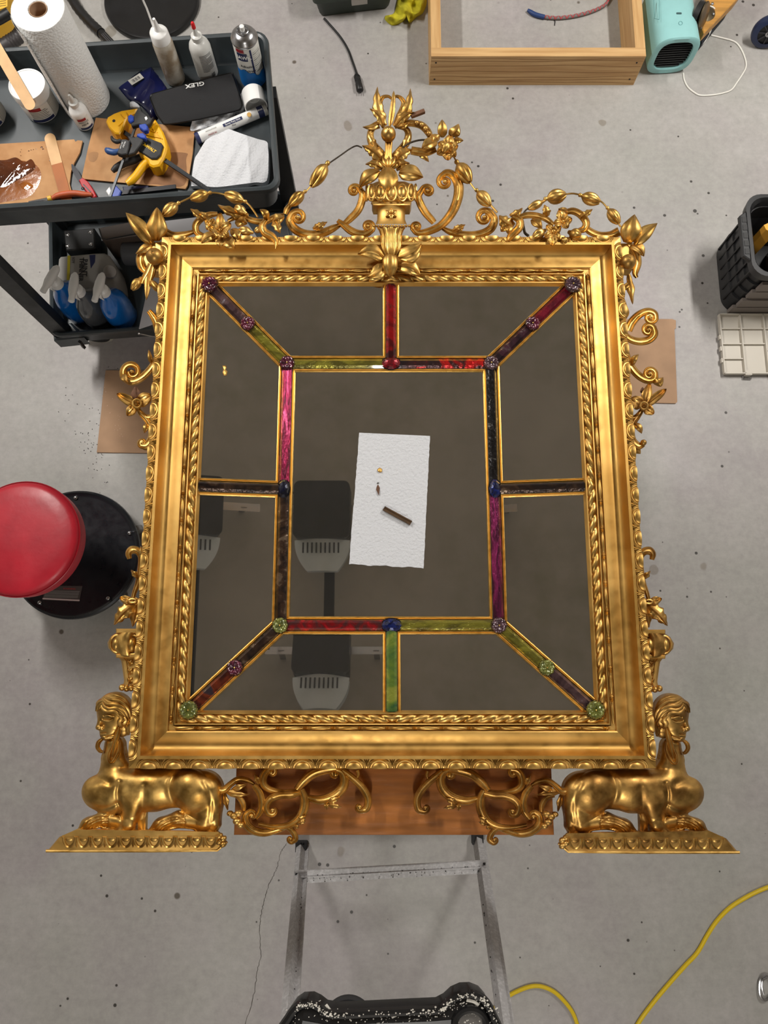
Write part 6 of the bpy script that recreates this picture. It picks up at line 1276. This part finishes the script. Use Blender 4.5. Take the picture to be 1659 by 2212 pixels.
for a, b in (((324, 282), (340, 286)), ((320, 292), (346, 298)), ((326, 274), (350, 300)), ((336, 264), (318, 292))): G().bar(P(*a, zc + .0395), P(*b, zc + .0395), .0018, .003).build('body_rib', YP, cl, smooth=False)
plate([(310, 300), (318, 296), (348, 308), (352, 314), (346, 334), (338, 342), (326, 342), (298, 324), (300, 314)], zc + .036, zc + .044, 'body_cover', RUB, cl, .002)
text('DeWALT', P(322, 319, zc + .0445), rad(-36), .0115, pm('print_yellow', (240, 190, 30), .5), cl, bold=.03, sx=.95)
G().tube([P(*q, zc + .022) for q in cr([(328, 348), (314, 354), (304, 366), (294, 380), (284, 390), (274, 397)], 5)], [.011, .011, .010, .010, .010, .007], 14).build('yellow_handle', YP, cl)
G().tube([P(*q, zc + .016) for q in cr([(306, 338), (290, 345), (270, 352), (252, 362), (243, 370)], 5)], [.008, .010, .010, .009, .006], 12).build('trigger', RUB, cl)
c2 = thing('mini_clamp', 'small black and blue bar clamp lying across the yellow clamp', 'clamp', tuple(P(290, 300, ZT)))
z2 = zc + .048
G().bar(P(236, 431, z2 - .012), P(297, 262, z2 + .002), .0060, .004).build('bar', pm('black_steel_bar', (44, 46, 48), .35, .6), c2, smooth=False)
plate([(256, 320), (262, 300), (272, 300), (280, 304), (278, 318), (274, 332), (262, 334), (252, 330)], z2, z2 + .014, 'slide_body', RUB, c2, .002); text('MICRO', P(268, 312, z2 + .0146), rad(-105), .0058, WHITE, c2); text('BAR CLAMP', P(262, 314, z2 + .0146), rad(-105), .0038, WHITE, c2)
G().tube([P(*q, z2 + .006) for q in cr([(262, 304), (252, 306), (244, 302), (241, 295)], 5)], [.005, .006, .005, .003], 10).build('lever', RUB, c2)
G().tube([P(*q, z2 + .006) for q in cr([(258, 326), (246, 329), (234, 326), (229, 322)], 5)], [.006, .008, .0085, .005], 12).build('blue_grip', pm('steel_blue_plastic', (44, 76, 128), .45), c2)
plate([(288, 250), (298, 232), (304, 232), (306, 240), (326, 254), (330, 252), (324, 266), (316, 272), (300, 268), (284, 272), (280, 262)], z2, z2 + .012, 'fixed_jaw', RUB, c2, .002); plate([(274, 292), (290, 296), (304, 290), (310, 300), (302, 314), (290, 330), (276, 334), (284, 312)], z2, z2 + .010, 'slide_jaw', RUB, c2, .002)
plate([(276, 250), (282, 246), (288, 250), (288, 260), (282, 264), (276, 260)], z2 + .006, z2 + .016, 'blue_knob', BLU, c2); plate([(300, 268), (314, 266), (319, 272), (318, 280), (310, 282), (300, 274)], z2 + .002, z2 + .016, 'blue_pad', BLU, c2); plate([(296, 288), (308, 286), (315, 292), (314, 299), (304, 298), (295, 293)], z2 + .002, z2 + .014, 'blue_pad', BLU, c2)
plate([(312, 254), (316, 251), (319, 256), (315, 260)], z2 + .012, z2 + .0126, 'white_mark', WHITE, c2, 0)
c3 = thing('spare_clamp', 'dark blue clamp half hidden under the stained cardboard at the cart rim', 'clamp', tuple(P(300, 415, ZT)))
G().bar(P(238, 420, ZT + .004), P(380, 404, ZT + .004), .012, .006).build('bar', DARKM, c3, smooth=False); plate([(240, 405), (250, 400), (262, 412), (256, 424), (242, 426)], ZT + .001, ZT + .012, 'blue_pad', BLU, c3); plate([(228, 412), (236, 402), (240, 412), (236, 424)], ZT + .001, ZT + .010, 'white_pad', WHITE, c3); plate([(264, 402), (320, 400), (322, 412), (300, 416), (268, 418)], ZT + .001, ZT + .003 + .002, 'jaw', pm('navy_rubber', (22, 28, 60), .5), c3)
# --- on the lower tray
ZL = .191
jg = thing('thinner_jug', 'white paint thinner jug lying on the lower shelf behind the sprayers', 'jug', tuple(P(180, 600, ZL)))
G().prism(pxs([(124, 556), (128, 551), (200, 544), (222, 543), (234, 549), (244, 566), (250, 590), (252, 615), (246, 632), (128, 640), (120, 600)], ZL + .11), ZL + .001, ZL + .11, .012).build('jug_body', pm('jug_plastic', (150, 148, 144), .5), jg, angle=50)
zj = ZL + .1108; text('PAINT', P(183, 578, zj), rad(-88), .022, INK, jg, bold=.02); text('THINNER', P(175, 582, zj), rad(-88), .020, INK, jg, bold=.02)
G().prism(pxs([(193, 551), (206, 550), (205, 566), (196, 580)], zj), zj - .0005, zj).build('label_patch', LBL, jg, smooth=False); G().prism(pxs([(146, 552), (152, 552), (150, 606), (144, 612)], zj), zj - .0005, zj).build('label_patch', pm('label_yellow', (200, 186, 40), .5), jg, smooth=False); text('SOY', P(158, 562, zj), rad(-88), .012, INK, jg); 
G().lathe(P(238, 590, ZL + .112), (.3, -.2, 1), [(0, .021), (.018, .020), (.020, .016)], 24).build('screw_cap', pm('cap_grey', (158, 154, 150), .5), jg)
def sprayer(base, hd, mat, hm, lab, dirv=(.35, -1), leafc=True):
    b = P(*base, ZL); t = thing('spray_bottle', lab, 'bottle', tuple(b)); p = camphi(b)
    rows = []
    for z, rx, ry in ((0, .040, .028), (.006, .044, .031), (.06, .046, .032), (.10, .043, .030), (.125, .034, .026), (.145, .018, .018), (.165, .015, .015)):
        rows.append([tuple(b + Matrix.Rotation(p + .5, 3, 'Z') @ Vector((ry * 1.18 * math.cos(a), rx * 1.18 * math.sin(a), z * 1.18))) for a in np.linspace(0, 2 * PI, 30, endpoint=False)])
    g = G(); g.grid(rows, close=True); g.f.append(tuple(range(30))); g.build('bottle_body', mat, t)
    G().lathe(b + Vector((0, 0, .188)), (0, 0, 1), [(0, .020), (.020, .019), (.026, .012), (.034, .011)], 20).build('collar', hm, t)
    H_ = b + Vector((0, 0, .232)); dv = Vector((-dirv[0], -dirv[1], 0)).normalized(); sv = Vector((-dv.y, dv.x, 0))
    rows = []
    for s, hw, zt_, zb_ in ((-.036, .004, .004, -.006), (-.028, .010, .010, -.010), (-.008, .0125, .014, -.014), (.014, .012, .014, -.012), (.030, .008, .010, -.008), (.044, .0085, .009, -.008), (.046, .006, .006, -.006)):
        rows.append([tuple(H_ + dv * s * 1.2 + sv * 1.15 * hw * math.cos(a) + Vector((0, 0, (zt_ if math.sin(a) > 0 else -zb_) * math.sin(a)))) for a in np.linspace(0, 2 * PI, 16, endpoint=False)])
    g = G(); g.grid(rows, close=True); g.f += [tuple(range(16)), tuple(range(6 * 16, 7 * 16))]; g.build('spray_head', hm, t)
    G().tube([H_ + dv * .012 + Vector((0, 0, -.008)), H_ + dv * .026 + Vector((0, 0, -.028)), H_ + dv * .022 + Vector((0, 0, -.05))], [.006, .005, .003], 8, ecc=.6).build('trigger', hm, t)
    if leafc:
        c_ = b + Matrix.Rotation(p, 3, 'Z') @ Vector((.027, 0, .115)); G().ell(c_, (.010, .009, .020), 10, 8).build('leaf_print', pm('leaf_green', (70, 130, 30), .4), t)
BLL = pm('blue_liquid', (20, 110, 200), .15, coat=1, noise=(10, .3)); CLR = pm('smoky_bottle', (92, 96, 100), .15, coat=1, noise=(14, .4))
sprayer((178, 674), None, BLL, WHITE, 'blue spray bottle farthest left on the lower shelf', (.45, 1)); sprayer((222, 690), None, CLR, WHITE, 'clear grey spray bottle between the two blue ones', (.05, 1), False); sprayer((272, 690), None, BLL, WHITE, 'blue spray bottle nearest the mirror frame on the lower shelf', (.2, 1))
G().prism(pxs([(136, 497), (203, 492), (206, 534), (202, 538), (142, 541)], .262), .20, .262, .004).build('mount_plate', pm('plate_black', (20, 21, 23), .5), ct, smooth=False)
for q in ((146, 507), (195, 501), (146, 531), (196, 527)): G().ell(P(*q, .263), (.0075, .0065, .003), 10, 6).build('bolt', STEEL, ct)
bx_ = thing('brown_tray', 'dark brown shallow tray at the back of the lower shelf', 'tray', tuple(P(245, 500, ZL)))
G().prism(pxs([(212, 492), (300, 475), (300, 508), (228, 518), (218, 514)], .30), .1905, .30, .003).build('tray_body', pm('taupe_plastic', (88, 76, 68), .5), bx_, smooth=False); G().tube([P(*q, .302) for q in ((214, 494), (220, 514), (230, 517), (298, 504))], .002, 6).build('tray_rim', BLACK, bx_)
cc = thing('grey_canister', 'grey lidless canister on the lower shelf behind the gilded corner leaf', 'canister', tuple(P(300, 550, ZL)))
G().lathe(P(268, 548, ZL + .05), (1, -.02, 0), [(0, .001), (0, .034), (.004, .038), (.10, .038), (.10, .034), (.01, .033), (.01, .001)], 30).build('canister_body', pm('canister_grey', (84, 86, 90), .4), cc)
sheet('white_board', [(350, 478), (520, 458), (560, 520), (360, 560), (330, 700), (300, 710)], .30, .004, pm('white_board', (196, 196, 200), .5), 'white board standing on the cart lower shelf behind the frame corner', 'board')
# --- behind the cart
RP = G().lathe(P(330, 5, .001), (0, 0, 1), [(0, .190), (.012, .192), (.02, .188), (.022, .18), (.018, .17), (.018, .001)], 64).build('round_base', pm('black_powder', (14, 14, 16), .35, rn=(9, .25, .6))); tag(RP, 'black round metal base on the floor behind the cart', 'base')
hs = cr([(120, -40), (150, -10), (168, 18), (192, 46), (215, 68), (232, 86), (250, 104)], 6)
ho = thing('vacuum_hose', 'black ribbed hose with a smooth cuff behind the towel roll', 'hose', tuple(P(190, 40, 0)))
G().tube([P(*q, .03) for q in hs[:26]], [.018 + .002 * (i % 2) for i in range(26)], 14).build('ribbed_hose', BLACK, ho); G().tube([P(*q, .03) for q in hs[25:]], .0165, 14).build('cuff', BLACK, ho)
for k in range(3): G().tube([P(q[0] + k * 3 - 2, q[1] - k * 2, .0475) for q in hs[26:34]], .0015, 5).build('cuff_rib', pm('rib_grey', (80, 80, 84), .3), ho)  # cuff ribs in a lighter grey
vc = thing('shop_vacuum', 'yellow and black shop vacuum at the top left corner', 'vacuum', tuple(P(0, 70, 0)))
G().lathe(P(-30, 50, 0.02), (0, 0, 1), [(0, .15), (.02, .16), (.20, .155), (.22, .15), (.24, .12), (.25, .001)], 40).build('vacuum_drum', pm('vacuum_yellow', (232, 178, 30), .4), vc)
G().tube([P(*q, .275) for q in [(-40, 60), (0, 40), (20, 28)]], .018, 12).build('black_handle', BLACK, vc)
hq = cr([(-60, 190), (-30, 128), (-5, 108), (20, 92), (40, 78), (50, 60), (52, 40)], 8); 
G().tube([P(*q, .20) for q in hq], [.023 + .0022 * (i % 2) for i in range(len(hq))], 16).build('suction_hose', pm('hose_grey', (58, 54, 54), .5), vc)
lq = P(12, 10, .273); G().prism(pxs([(-20, -20), (16, -20), (16, 14), (6, 18), (-20, 26)], .272), .268, .272).build('rating_label', pm('label_gold', (226, 180, 70), .5), vc, smooth=False)
for k in range(4): G().bar(P(-12, 0 + k * 5, .2727), P(13, -4 + k * 5, .2727), .0012, .0003).build('print_line', INK, vc, smooth=False)
